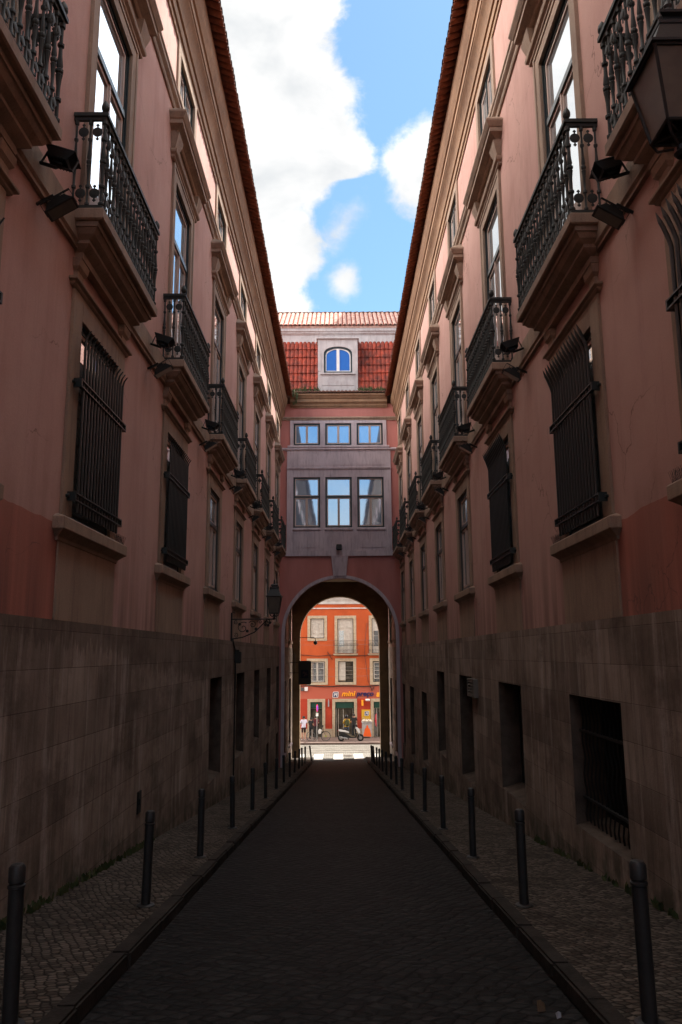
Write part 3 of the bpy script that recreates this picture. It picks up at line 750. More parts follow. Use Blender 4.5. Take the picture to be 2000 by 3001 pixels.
# ------------------------------------------------------------------ the block that bridges the lane
YFc = 39.4
def bridge():
    B = empty('arch_building', (0, YFc, gz(YFc)), 'pink and grey block spanning the end of the lane over a round arch', 'building')
    def part(n, me, par=B, loc=None, **k):
        o = link(n, me, par, (0, -YFc, -gz(YFc)) if par is B else (0, 0, 0), **k)
        return o
    xa, xb = -WL-.02, WR+.02
    cx, zs, Ri, Ro = .015, .98, 2.80, 2.95
    def arch_pts(R_, n=40, c=cx, z_=zs): return [(c-R_*math.cos(math.pi*i/n), z_+R_*math.sin(math.pi*i/n)) for i in range(n+1)]
    # front wall around the arch (0.5 m thick)
    b = MB(); pts = [(xa, -6.2), (cx-Ri, -6.2)]+arch_pts(Ri)+[(cx+Ri, -6.2), (xb, -6.2)]
    def wallring(y0, y1, R_, ztop, x0, x1, c=cx, z_=zs, zb=-6.6, n=40):
        ap = arch_pts(R_, n, c, z_)
        for y in (y0, y1):
            b.quad((x0, y, zb), (c-R_, y, zb), (c-R_, y, z_), (x0, y, z_)); b.quad((c+R_, y, zb), (x1, y, zb), (x1, y, z_), (c+R_, y, z_))
            b.quad((x0, y, z_), (c-R_, y, z_), (c-R_, y, ztop), (x0, y, ztop)); b.quad((c+R_, y, z_), (x1, y, z_), (x1, y, ztop), (c+R_, y, ztop))
            for p, q in zip(ap[:-1], ap[1:]): b.quad((p[0], y, p[1]), (q[0], y, q[1]), (q[0], y, ztop), (p[0], y, ztop))
        path = [(c-R_, zb)]+ap+[(c+R_, zb)]
        for p, q in zip(path[:-1], path[1:]): b.quad((p[0], y0, p[1]), (q[0], y0, q[1]), (q[0], y1, q[1]), (p[0], y1, p[1]))
    wallring(YFc, YFc+.45, Ri, 4.95, xa, xb)
    part('arch_wall', b.mesh('arch_wall', M['pinkf']))
    # stone ring, proud 4 cm, with its jambs
    b = MB(); ao, ai = arch_pts(Ro), arch_pts(Ri-.012)
    po = [(cx-Ro, -6.6)]+ao+[(cx+Ro, -6.6)]; pi_ = [(cx-Ri+.012, -6.6)]+ai+[(cx+Ri-.012, -6.6)]; y0, y1 = YFc-.05, YFc+.12
    for i in range(len(po)-1):
        A, Bq, Cq, Dq = po[i], po[i+1], pi_[i+1], pi_[i]
        b.quad((A[0],y0,A[1]),(Bq[0],y0,Bq[1]),(Cq[0],y0,Cq[1]),(Dq[0],y0,Dq[1]))
        b.quad((A[0],y0,A[1]),(Bq[0],y0,Bq[1]),(Bq[0],y1,Bq[1]),(A[0],y1,A[1]))
        b.quad((Dq[0],y0,Dq[1]),(Cq[0],y0,Cq[1]),(Cq[0],y1,Cq[1]),(Dq[0],y1,Dq[1]))
    part('arch_ring', b.mesh('arch_ring', M['stone_pale']))
    b = MB(); b.prism([(-.42, YFc-.16, 4.885), (.43, YFc-.16, 4.885), (.33, YFc-.10, 3.86), (-.32, YFc-.10, 3.86)], (0, .3, 0))
    part('keystone', b.mesh('keystone', M['stone_pale'], bevel=.012))
    # barrel vault, deeper side piers, rear wall with the far arch
    b = MB(); b.box(xa, xb, YFc+.45, YB-.75, 4.56, 4.9)
    part('ceiling', b.mesh('ceiling', M['stone']))
    b = MB(); wallring(YB-.75, YB, 2.53, 4.95, xa, xb, c=-.03, z_=1.1)
    part('rear_arch_wall', b.mesh('rear_arch_wall', M['arch_stone']))
    # voussoirs of the far arch, one stone each, thin joints
    b = MB(); n = 11
    for i in range(n):
        a0, a1 = math.pi*i/n+.008, math.pi*(i+1)/n-.008; m_ = 4
        inn = [(-.03-2.53*math.cos(a0+(a1-a0)*k/m_), 1.1+2.53*math.sin(a0+(a1-a0)*k/m_)) for k in range(m_+1)]
        out = [(-.03-3.32*math.cos(a0+(a1-a0)*k/m_), 1.1+3.32*math.sin(a0+(a1-a0)*k/m_)) for k in range(m_+1)]
        out = [(max(min(x, 3.05), -3.02), z) for x, z in out]
        b.prism([(x, YB-.79, z) for x, z in inn+out[::-1]], (0, .05, 0))
    part('voussoirs', b.mesh('voussoirs', M['arch_stone'], bevel=.006))
    # body above the arch: pink margins and the stone centrepiece
    holes = []
    wx = [(-2.37, -.98), (-.715, .66), (.935, 2.31)]
    b = MB(); b2 = MB()
    T = lambda p, y, z: (y, YFc-p, z)                  # (p out towards the viewer, y = world x)
    hs = [(x0, x1, 10.74, 11.93) for x0, x1 in wx]+[(x0, x1, 6.37, 9.03) for x0, x1 in wx]
    holed_wall(b, 0, xa, xb, 4.90, 13.0, hs)
    b.box(-11.5, -.5, xa, xb, 4.95, 13.0)
    part('wall', b.mesh('wall', M['pinkf'], T=T))
    # stone field
    b = MB(); holed_wall(b, .045, -2.70, 2.69, 4.90, 10.52, hs[3:])
    for z0, z1, x0, x1 in ((4.9, 10.52, -2.70, -2.70), (4.9, 10.52, 2.69, 2.69)): b.quad((0, x0, z0), (.045, x0, z0), (.045, x0, z1), (0, x0, z1))
    holed_wall(b, .05, -2.55, 2.50, 10.60, 12.08, hs[:3])
    for x0 in (-2.55, 2.50): b.quad((0, x0, 10.6), (.05, x0, 10.6), (.05, x0, 12.08), (0, x0, 12.08))
    # pilaster strips and sunk panels
    st = [(-2.70, -2.42), (-.93, -.77), (.72, .88), (2.41, 2.69)]
    for x0, x1 in st: b.box(.045, .075, x0, x1, 5.19, 9.38)
    b.box(.045, .10, -2.76, 2.75, 4.90, 5.17)
    for x0, x1 in ((-2.39, -.96), (-.74, .69), (.91, 2.38)):
        b.prof_return([(.045, 6.20), (.07, 6.22), (.10, 6.25), (.10, 6.32), (.046, 6.36)], x0+.04, x1-.04, .045)
        b.box(.045, .062, x0+.12, x1-.12, 5.33, 6.08)
        b.box(.045, .062, x0+.01, x1-.01, 9.66, 10.27)
    b.prof_return([(.05, 9.40), (.06, 9.42), (.10, 9.46), (.10, 9.50), (.12, 9.52), (.05, 9.55)], -2.66, 2.65, .045)
    b.prof_return([(.05, 10.44), (.07, 10.46), (.12, 10.50), (.12, 10.54), (.05, 10.60)], -2.98, 3.0, 0)
    b.prof_return([(.06, 10.601), (.12, 10.61), (.12, 10.70), (.05, 10.73)], -2.56, 2.52, 0)
    part('stone_front', b.mesh('stone_front', M['stone_pale'], T=T))
    for x0, x1, z0, z1 in hs:
        c = (x0+x1)/2; hw = (x1-x0)/2; kind = 'attic' if z1 > 10 else 'win'
        b = MB(); reveal(b, hw, z0, z1)
        TT = lambda p, y, z, c=c: (c+y, YFc-p, z)
        o = part('window', b.mesh('window', M['stone_pale'], T=TT))
        fr = MB(); ca = MB(); g = MB(); fw = .085
        for mbx, q0, q1, w0 in ((fr, -.07, -.01, 0),):
            fr.box(q0, q1, -hw, -hw+fw, z0, z1); fr.box(q0, q1, hw-fw, hw, z0, z1); fr.box(q0, q1, -hw+fw, hw-fw, z1-fw, z1); fr.box(q0, q1, -hw+fw, hw-fw, z0, z0+fw)
        yi = hw-fw; lo, hi = z0+fw, z1-fw
        def sash(y0, y1, a, d, w=.045):
            ca.box(-.075, -.03, y0, y0+w, a, d); ca.box(-.075, -.03, y1-w, y1, a, d); ca.box(-.075, -.03, y0+w, y1-w, a, a+w); ca.box(-.075, -.03, y0+w, y1-w, d-w, d)
            g.box(-.062, -.055, y0+w-.004, y1-w+.004, a+w-.004, d-w+.004)
        if kind == 'attic': sash(-yi, -.001, lo, hi, .055); sash(.001, yi, lo, hi, .055)
        else:
            zt = z0+(z1-z0)*.61; fr.box(-.07, -.015, -yi, yi, zt-.05, zt+.05); sash(-yi, yi, zt+.05, hi, .04); sash(-yi, -.001, lo, zt-.05, .055); sash(.001, yi, lo, zt-.05, .055)
        for n_, mb_, m_ in (('frame', fr, 'dark_green'), ('casement', ca, 'cream'), ('pane', g, 'glass_old')):
            link(n_, mb_.mesh(n_, M[m_], T=TT), o)
    # string under the cornice, cornice returning to the wings
    b = MB(); b.prof_y([(0, 12.09), (.05, 12.10), (.06, 12.16), (.10, 12.20), (.10, 12.26), (0, 12.30)], xa, xb)
    part('moulding', b.mesh('moulding', M['stone'], T=T))
    b = MB(); b.prof_y([(0,12.78),(.05,12.78),(.05,12.84),(.10,12.86),(.12,12.95),(.20,13.04),(.22,13.05),(.22,13.20),(.27,13.24),(.33,13.33),(.38,13.38),(.38,13.45),(0,13.45)], -2.55, 2.55)
    part('cornice', b.mesh('cornice', M['cornice'], T=T))
    # eave tiles, gutter strip, mansard, white band, roof
    b = MB(); rows = [(.44, 13.46), (.44, 13.48)]+tile_rows(.44, 13.47, .02, 13.70, .25)
    tile_sheet(b, lambda a, u, z: (u, YFc-a, z), -2.5, 2.5, rows, per=.20, amp=.05)
    b.box(xa, xb, YFc+.0, YFc+.7, 13.0, 13.62)
    part('eave', b.mesh('eave', M['tile_dark'], smooth=True))
    b = MB(); rows = tile_rows(-.32, 13.9, -1.12, 16.92, .50, .0); rows = [(a+(.05 if i % 2 == 0 else 0), z) for i, (a, z) in enumerate(rows)]
    tile_sheet(b, lambda a, u, z: (u, YFc-a-(z-0)*0, z), -6.0, 6.0, [(a, z) for a, z in rows], per=.225, amp=.0)
    # vertical corrugation has to stand off the slope, so rebuild it along the outward normal
    b = MB(); nn = int(12/.225*8); vs = []
    for a, z in rows:
        for i in range(nn+1):
            h = .055*abs(math.sin(math.pi*i/8))**.6; vs.append((-6+12*i/nn, YFc-a-h, z+.2*h))
    fs = [(j*(nn+1)+i, j*(nn+1)+i+1, (j+1)*(nn+1)+i+1, (j+1)*(nn+1)+i) for j in range(len(rows)-1) for i in range(nn)]
    b.add(vs, fs)
    part('mansard', b.mesh('mansard', M['tile_red'], smooth=True))
    yb_ = YFc+1.15
    b = MB(); b.prof_y([(-1.15, 16.80), (-1.08, 16.80), (-1.08, 17.30), (-1.05, 17.33), (-.98, 17.40), (-.98, 17.46), (-.92, 17.50), (-.92, 17.80), (-1.15, 17.80)], -7, 7)
    b.box(-6, -1.15, -7, 7, 13, 17.8)
    part('attic_band', b.mesh('attic_band', M['grime_white'], T=T))
    b = MB(); rows = [(YFc+.80, 17.74), (YFc+.80, 17.78)]+tile_rows(YFc+.80, 17.76, YFc+3.6, 19.72, .36)
    tile_sheet(b, lambda a, u, z: (u, a, z), -7, 7, rows, per=.25, amp=.10, sub=8, two=True)
    b.quad((-7, YFc+3.6, 19.72), (7, YFc+3.6, 19.72), (7, YB, 17.2), (-7, YB, 17.2)); b.box(-7, 7, YFc+.9, YFc+1.2, 17.66, 17.79)
    part('roof', b.mesh('roof', [M['tile_pale'], M['tile_red2']]))
    b = MB(); x = -7.0
    while x < 7: b.tube([(x, YFc+3.6, 19.74), (x+.40, YFc+3.6, 19.77)], .085, 8, .10); x += .37
    part('ridge_tiles', b.mesh('ridge_tiles', M['tile_dark'], smooth=True))
    # dormer
    b = MB(); yd = YFc+.22; x0, x1 = -1.10, 1.04; a, c, wz0, wz1 = -.78, .745, 14.82, 16.14
    cxw = (a+c)/2; hw = (c-a)/2
    arc = [(cxw-hw*math.cos(math.pi*i/14), wz1-.26+.42*math.sin(math.pi*i/14)**.8) for i in range(15)]
    b.box(x0, a, yd, yd+1.3, 13.75, 16.72); b.box(c, x1, yd, yd+1.3, 13.75, 16.72); b.box(a, c, yd, yd+1.3, 13.75, wz0)
    for p, q in zip(arc[:-1], arc[1:]):
        b.quad((p[0], yd, p[1]), (q[0], yd, q[1]), (q[0], yd, 16.72), (p[0], yd, 16.72)); b.quad((p[0], yd, p[1]), (q[0], yd, q[1]), (q[0], yd+.2, q[1]), (p[0], yd+.2, p[1]))
    b.box(x0+.14, x1-.14, yd-.02, yd, 13.75, 14.05); b.box(x0+.22, x1-.22, yd-.02, yd, 14.10, 14.72)
    b.box(x0+.14, x1-.14, yd-.09, yd, wz0-.12, wz0-.04); b.box(x0-.07, x1+.07, yd-.10, yd+1.3, 16.72, 16.79)
    b.box(x0, x0+.16, yd-.02, yd, 14.9, 16.6); b.box(x1-.16, x1, yd-.02, yd, 14.9, 16.6)
    dm = part('dormer', b.mesh('dormer', M['grime_white']))
    w = MB(); fo = [(a, wz0)]+arc+[(c, wz0)]; k = .93
    def scl(pts, m_): return [(cxw+(x-cxw)*(1-m_/hw), z+(m_ if z < wz0+.01 else -m_)) for x, z in pts]
    f1, f2, f3 = fo, scl(fo, .085), scl(fo, .14)
    def ringp(mb, P, Q, y, d):
        for i in range(len(P)):
            j = (i+1) % len(P); mb.quad((P[i][0], y, P[i][1]), (P[j][0], y, P[j][1]), (Q[j][0], y, Q[j][1]), (Q[i][0], y, Q[i][1]))
            mb.quad((Q[i][0], y, Q[i][1]), (Q[j][0], y, Q[j][1]), (Q[j][0], y+d, Q[j][1]), (Q[i][0], y+d, Q[i][1]))
    o = link('window', (lambda mb: (ringp(mb, f1, f2, yd+.05, .06), mb.mesh('window', M['dark_green']))[1])(w), dm)
    w = MB(); ringp(w, f2, f3, yd+.09, .03); w.box(cxw-.08, cxw+.08, yd+.07, yd+.11, wz0+.09, wz1+.06); link('casement', w.mesh('casement', M['white']), o) if 0 else link('casement', w.mesh('casement', M['white']), dm)
    w = MB(); w.add([(x, yd+.115, z) for x, z in f3], [tuple(range(len(f3)))]); link('pane', w.mesh('pane', M['glass_blue']), dm)
    # flood lamp box over the keystone
    b = MB(); b.box(-.16, .12, YFc-.42, YFc-.10, 5.20, 5.46); b.box(-.06, .02, YFc-.12, YFc-.03, 5.28, 5.42)
    me = b.mesh('wall_lamp', M['iron_black'], bevel=.02); o = link('wall_lamp', me); o['label'] = 'small square black lamp on the grey stone band above the keystone'; o['category'] = 'lamp'
    return B
bridge()

# ------------------------------------------------------------------ unseen block added behind the right wing to shade the left wall
def add_shade_block():
    x0, x1, y0, y1, zt = 8.6, 24, -6, 48.3, 42.0
    B = empty('shade_block', (16, 20, -3), 'unseen tall pale blue block added behind the right pink wing to shade the lane', 'building')
    b = MB(); hs = [(y, y+.8, z, z+1.0) for y in [y0+6+9*i for i in range(5)] for z in [2+6.2*k for k in range(6)]]
    holed_wall(b, 0, y0, y1, -8, zt, hs)
    b.box(-15.4, -.25, y0, y1, -8, zt)
    T = lambda p, y, z: (x0-p-16, y-20, z+3)
    link('wall', b.mesh('wall', M['sky_tone'], T=T), B)
    b = MB()
    for h in hs: b.quad((-.2, h[0], h[2]), (-.2, h[1], h[2]), (-.2, h[1], h[3]), (-.2, h[0], h[3]))
    link('windows', b.mesh('windows', M['glass'], T=T), B)
    b = MB(); b.prof_y([(0, zt-.6), (.15, zt-.5), (.3, zt-.2), (.3, zt), (0, zt)], y0, y1); link('cornice', b.mesh('cornice', M['concrete'], T=T), B)
add_shade_block()

# ------------------------------------------------------------------ bollards
def bollard():
    b = MB(); r = .046
    b.lathe((0, 0, -.02), [(r, 0), (r, .78), (r+.006, .785), (r+.006, .80), (r-.004, .805), (r-.004, .812), (r+.004, .82), (r+.004, .90), (r*.8, .918), (r*.3, .924)], 20)
    return b.mesh('post', M['iron_black_b'], smooth=True), (lambda q: (q.lathe((0, 0, -.01), [(.088, 0), (.088, .022), (.078, .03), (.05, .032)], 20), q.mesh('base_plate', M['iron_black_b'], smooth=True))[1])(MB())
M['iron_black_b'] = mat('bollard_paint', (.020, .021, .022), .5, spec=.4, var=(.03, .029, .028), vs=12, bump=.15, fine=.2, fscale=40)
pm, bm_ = bollard()
bl = [5.02, 8.30, 11.40, 14.72, 17.98, 21.12, 24.5, 27.8, 31.0, 34.3, 37.8, 40.9, 44.2, 47.2]
br_ = [4.98, 8.18, 11.22, 14.4, 17.5, 20.5, 23.8, 26.2, 28.9, 31.8, 34.7, 37.6, 40.4, 42.6, 44.6, 46.8]
nums = ['first', 'second', 'third', 'fourth', 'fifth', 'sixth', 'seventh', 'eighth', 'ninth', 'tenth', 'eleventh', 'twelfth', 'thirteenth', 'fourteenth', 'fifteenth', 'sixteenth']
for side, xs, lst in (('left', -1.95, bl), ('right', 1.79, br_)):
    for i, y in enumerate(lst):
        if side == 'left' and i == len(lst)-1: lab = 'black bollard leaning outwards at the far end of the left row'; tilt = -.13
        elif side == 'right' and i == 13: lab = 'black bollard leaning inwards near the far end of the right row'; tilt = -.09
        else:
            lab = f'black iron bollard on the {side} pavement, {nums[i]} of its row from the viewer'; tilt = random.uniform(-.028, .028)
        B = empty('bollard', (xs+(.25 if tilt == -.13 else 0), y, gz(y)), lab, 'bollard', 'black bollards lining both kerbs', random.uniform(0, 6))
        B.rotation_euler = (0, tilt, 0)
        link('post', pm, B); link('base_plate', bm_, B)

# ------------------------------------------------------------------ floodlights on the string course
def flood_mesh():
    b = MB()
    b.prism([(-.17, 0, -.10), (-.17, .0, .10), (-.11, -.13, .075), (-.11, -.13, -.075)], (.34, 0, 0)) if 0 else None
    # housing: tapered box opening towards +z local, fins behind
    f, k = .20, .12
    b.add([(-f,-.15,0),(f,-.15,0),(f,.15,0),(-f,.15,0),(-k,-.10,-.16),(k,-.10,-.16),(k,.10,-.16),(-k,.10,-.16)], [(0,3,2,1),(4,5,6,7),(0,1,5,4),(1,2,6,5),(2,3,7,6),(3,0,4,7)])
    b.box(-f-.012, f+.012, -.162, .162, 0, .022)
    for i in range(7):
        x = -.13+.26*i/6; b.box(x-.005, x+.005, -.11, .11, -.20, -.10)
    b.box(-.07, .07, -.05, .05, -.24, -.17)
    h = b.mesh('housing', M['iron_black'], bevel=.006)
    g = MB(); g.box(-f+.02, f-.02, -.13, .13, .0225, .028)
    y = MB()
    for e in (-1, 1): y.box(*sorted((e*(f+.014), e*(f+.022))), -.02, .02, -.26, .01)
    y.box(-f-.022, f+.022, -.02, .02, -.272, -.26)
    return h, g.mesh('lens', M['lamp_glass']), y.mesh('bracket', M['iron_black'])
fh, fg, fb = flood_mesh()
def flood(s, W, y, up, lab):
    X = s*(W-(.30 if up else .26))
    B = empty('floodlight', (X, y, 4.93 if up else 4.45), lab, 'floodlight', 'black floodlights mounted on the string courses')
    d = Vector((-s*.30, .22, .93) if up else (-s*.52, .10, -.85)).normalized()   # lens normal
    X_ = Vector((-s*.93, 0, -.30) if up else (-s*.85, 0, .52)); Z_ = d; Y_ = Z_.cross(X_).normalized(); X_ = Y_.cross(Z_).normalized()
    Mx = Matrix((X_, Y_, Z_)).transposed(); B.rotation_euler = Mx.to_euler()
    for n_, me in (('housing', fh), ('lens', fg), ('bracket', fb)): link(n_, me, B).scale = (.76, .70, .55)
    a = MB(); inv = Mx.inverted(); v = inv @ Vector((s*(.30 if up else .26), 0, -.04 if up else .05)); o_ = Vector((0, 0, -.16))
    a.tube([tuple(o_), tuple(o_*.5+v*.5), tuple(v)], .018, 6)
    link('arm', a.mesh('arm', M['iron_black']), B)
for s, W, yc, nm in ((-1, WL, ycL, 'left'), (1, WR, ycR, 'right')):
    for k in range(0, 7):
        y = yc[k+1]-2.28
        for up in (True, False):
            flood(s, W, y+(-.05 if up else .1), up, f'floodlight tilted {"up" if up else "down"} on the {nm} wall before its {nums[k]} whole balcony')

# ------------------------------------------------------------------ street lanterns
def lantern_meshes():
    e, bt, h = .225, .125, .46
    fr = MB(); r = .011
    for a, c in ((-1,-1),(1,-1),(1,1),(-1,1)): fr.tube([(a*bt, c*bt, 0), (a*(e-.03), c*(e-.03), h)], r, 6)
    for k in range(4):
        P = [(-1,-1),(1,-1),(1,1),(-1,1)]; a, c = P[k], P[(k+1) % 4]
        fr.tube([(a[0]*bt, a[1]*bt, 0), (c[0]*bt, c[1]*bt, 0)], r*1.1, 6); fr.tube([(a[0]*(e-.03), a[1]*(e-.03), h), (c[0]*(e-.03), c[1]*(e-.03), h)], r*1.2, 6)
    fr.tube([(-bt, -bt, 0), (bt, bt, 0)], .007, 5); fr.tube([(-bt, bt, 0), (bt, -bt, 0)], .007, 5)
    fr.lathe((0, 0, -.17), [(.03, 0), (.045, .02), (.02, .05), (.02, .08), (.05, .10), (.03, .12), (.02, .17)], 12)
    for a, c in ((-1,-1),(1,-1),(1,1),(-1,1)): fr.tube([(a*bt, c*bt, 0), (a*bt*.8, c*bt*.8, -.07), (a*.03, c*.03, -.10)], .009, 5)
    frame = fr.mesh('frame', M['iron_black'], smooth=True)
    g = MB()
    P = [(-1,-1),(1,-1),(1,1),(-1,1)]
    for k in range(4):
        a, c = P[k], P[(k+1) % 4]; b0, b1 = bt-.004, e-.034
        g.quad((a[0]*b0, a[1]*b0, 0), (c[0]*b0, c[1]*b0, 0), (c[0]*b1, c[1]*b1, h), (a[0]*b1, a[1]*b1, h))
    glass = g.mesh('glass', M['lamp_glass'])
    rf = MB()
    lv = [(e, h), (e, h+.018), (e-.03, h+.02), (.115, h+.21), (.12, h+.215), (.12, h+.24), (.085, h+.25), (.075, h+.30), (.10, h+.31), (.10, h+.33), (.03, h+.37)]
    vs = [(a*w, c*w, z) for w, z in lv for a, c in P]; fs = [(0,3,2,1)]
    for j in range(len(lv)-1):
        for k in range(4): k2 = (k+1) % 4; fs.append((j*4+k, j*4+k2, (j+1)*4+k2, (j+1)*4+k))
    fs.append(tuple((len(lv)-1)*4+k for k in range(4))); rf.add(vs, fs)
    for a, c in P: rf.lathe((a*.105, c*.105, h+.24), [(.012, 0), (.016, .02), (.006, .045), (.002, .07)], 6)
    rf.lathe((0, 0, h+.36), [(.02, 0), (.035, .03), (.02, .06), (.028, .08), (.004, .13)], 10)
    return frame, glass, rf.mesh('roof', M['iron_black'])
lm = lantern_meshes()
def bracket_mesh(L_):
    """wall bracket; origin at the lamp end, wall at +x = L_"""
    b = MB(); b.box(L_-.04, L_, -.03, .03, -.62, .18)
    b.tube([(0, 0, 0), (L_-.02, 0, 0)], .018, 6); b.tube([(.0, 0, .0), (0, 0, .06)], .025, 8)
    b.tube([(L_-.02, 0, -.55), (L_*.72, 0, -.50), (L_*.45, 0, -.36), (L_*.28, 0, -.16), (L_*.16, 0, -.02)], .017, 6)
    def scroll(cx, cz, r0, t, a0, d):
        pts = []
        for i in range(26):
            a = a0+d*i*.36; r = r0*(1-i/27)
            pts.append((cx+r*math.cos(a), 0, cz+r*math.sin(a)))
        b.tube(pts, t, 5)
    scroll(L_*.72, -.24, .17, .011, 2.2, -1); scroll(L_*.50, -.15, .11, .010, .5, 1); scroll(L_*.88, -.45, .07, .009, 1, 1); scroll(L_*.88, -.09, .065, .009, 2, -1)
    scroll(L_*.33, -.08, .06, .009, 0, 1); scroll(L_*.16, -.09, .09, .012, 1.6, 1)
    for x, z in ((.62, -.33), (.42, -.27), (.8, -.14), (.1, -.1), (.2, -.16), (.14, -.17)):
        b.lathe((L_*x, -.008, z), [(.02, 0), (.042, .004), (.042, .012), (.02, .016)], 7, 'y')
    b.tube([(L_-.02, 0, .15), (L_-.05, 0, .2), (L_-.12, 0, .17)], .010, 5)
    return b.mesh('bracket', M['iron_black'], smooth=True)
def lantern(x, y, z, wallx, lab, rz, zb=-.12):
    B = empty('street_lantern', (x, y, z), lab, 'street lamp', 'iron street lanterns on wall brackets')
    for n_, me in zip(('frame', 'glass', 'roof'), lm): link(n_, me, B)
    L_ = abs(wallx-x); o = link('bracket', bracket_mesh(L_), B, (0, 0, zb-.04))
    if wallx < x: o.rotation_euler = (0, 0, math.pi)
    return B
lantern(-1.84, 21.95, 1.13, -WL, 'black iron lantern on a scrolled bracket in front of the left wall', 0)
lantern(2.13, 4.33, 3.18, WR, 'large near lantern cut by the right edge of the picture', 0)

# cable and junction box under the left lantern
b = MB(); b.tube([(-WL+.05, 22.05, .4), (-WL+.06, 22.3, .2), (-WL+.05, 22.7, .1), (-WL+.045, 22.72, -1.5), (-WL+.045, 22.70, gz(22.7)+.01)], .022, 6)
o = link('cable', b.mesh('cable', M['iron_black'])); o['label'] = 'dark cable running down the left plinth from the lantern bracket to the pavement'; o['category'] = 'cable'
b = MB(); b.box(-WL+.02, -WL+.22, 22.60, 22.86, -.25, .08); b.box(-WL+.05, -WL+.17, 22.64, 22.82, .08, .13)
o = link('junction_box', b.mesh('junction_box', M['iron_black'], bevel=.02)); o['label'] = 'small dark junction box on the left stone wall below the lantern'; o['category'] = 'box'
# slatted vent on the right plinth
def vent():
    B = empty('vent_grille', (WR-.025, 18.1, -.98), 'small pale slatted vent box on the right stone wall beside a shuttered opening', 'vent')
    b = MB(); z1 = .40
    for y in (-.46, .42): b.box(-.10, 0, y, y+.04, 0, z1)
    b.box(-.10, 0, -.42, .42, z1-.03, z1); b.box(-.10, 0, -.42, .42, 0, .03); b.box(-.012, 0, -.42, .42, .03, z1-.03)
    link('frame', b.mesh('frame', M['vent_paint']), B)
    b = MB()
    for i in range(5):
        z = .055+.068*i; b.prism([(-.095, -.42, z), (-.09, -.42, z+.008), (-.02, -.42, z+.05), (-.025, -.42, z+.042)], (0, .84, 0))
    link('slats', b.mesh('slats', M['vent_paint']), B)
vent()
# drain slot and small iron niche door in the left plinth
b = MB(); b.box(-WL+.02, -WL+.045, 12.10, 12.30, -2.32, -2.0); b.box(-WL+.045, -WL+.06, 12.13, 12.17, -2.2, -2.1)
o = link('niche_door', b.mesh('niche_door', M['iron_black'], bevel=.01)); o['label'] = 'tiny black iron service door low in the left stone wall'; o['category'] = 'door'

# pigeon spikes on sills and string courses
def spikes(s, W, y0, y1, z, p, lab, n):
    b = MB()
    b.box(-.006, .006, y0, y1, 0, .004)
    for i in range(n):
        y = y0+(y1-y0)*(i+.5)/n
        for dx in (-.035, 0, .03): b.tube([(0, y, 0), (dx, y+random.uniform(-.02, .02), .11)], .0018, 3)
    me = b.mesh('pigeon_spikes', M['iron_black']); o = link('pigeon_spikes', me, None, (s*(W-p), 0, z)); o['label'] = lab; o['category'] = 'bird spikes'
spikes(-1, WL, ycL[1]+.80, ycL[1]+1.2, 1.478, .09, 'fine bird spikes on the far end of the nearest left grilled sill', 12)
spikes(1, WR, ycR[1]+.80, ycR[1]+1.2, 1.478, .09, 'fine bird spikes on the far end of the nearest right grilled sill', 12)
spikes(1, WR, ycR[0]+.70, ycR[0]+1.2, 1.478, .09, 'fine bird spikes on the sill cut by the right picture edge', 16)

# thin iron stays and tension wires at the balconies
# ------------------------------------------------------------------ weeds
def weeds(name, pts, h, lab, n=10):
    b = MB(); rnd = random.Random(len(pts))
    for (x, y, z) in pts:
        for k in range(n):
            a = rnd.uniform(0, 6.28); l = h*rnd.uniform(.4, 1.1); sp = rnd.uniform(.1, .6)*l
            px, py = x+rnd.uniform(-.04, .04), y+rnd.uniform(-.08, .08)
            w = .008+.01*rnd.random(); ex, ey = px+sp*math.cos(a), py+sp*math.sin(a)
            b.add([(px-w, py, z), (px+w, py, z), ((px+ex)/2+w*1.3, (py+ey)/2, z+l*.6), (ex, ey, z+l), ((px+ex)/2-w*1.3, (py+ey)/2, z+l*.6)], [(0, 1, 2, 3, 4)])
    o = link(name, b.mesh(name, M['plant'])); o['kind'] = 'stuff'; o['label'] = lab; o['category'] = 'weeds'
rw = random.Random(4)
weeds('weeds', [(-WL+.045, y, gz(y)) for y in [rw.uniform(6.2, 13) for _ in range(60)]]+[(WR-.045, y, gz(y)) for y in [rw.uniform(6.5, 13) for _ in range(26)]], .09, 'low green weeds at the foot of the walls', 7)
weeds('roof_weeds', [(x, YFc-.15+rw.uniform(-.15, .25), 13.62) for x in [rw.uniform(-2.3, -1.0) for _ in range(12)]+[rw.uniform(1.1, 2.4) for _ in range(30)]]+
      [(-2.2+rw.uniform(-.15, .1), YFc-.6+rw.uniform(-.3, .3), 13.1+rw.uniform(-.3, .2)) for _ in range(8)], .30, 'weeds growing in the roof gutter above the arch block', 9)
# litter on the lane
b = MB(); b.add([(0,0,0),(.055,.01,.0),(.06,.05,.03),(.01,.06,.045),(.03,.03,.06)], [(0,1,4),(1,2,4),(2,3,4),(3,0,4),(0,3,2,1)])
o = link('crumpled_cup', b.mesh('crumpled_cup', plain('brown_paper', (.09, .055, .03))), None, (1.27, 5.55, rz_(5.55)+.002)); o['label'] = 'brown scrap of crumpled litter beside the right kerb'; o['category'] = 'litter'
b = MB(); b.add([(0,0,0),(.03,.0,.01),(.035,.03,.025),(.0,.035,.02),(.015,.015,.04)], [(0,1,4),(1,2,4),(2,3,4),(3,0,4),(0,3,2,1)])
o = link('paper_scrap', b.mesh('paper_scrap', plain('white_paper', (.25, .25, .28))), None, (1.36, 5.42, rz_(5.42)+.002)); o['label'] = 'small white paper scrap next to the brown litter at the right kerb'; o['category'] = 'litter'

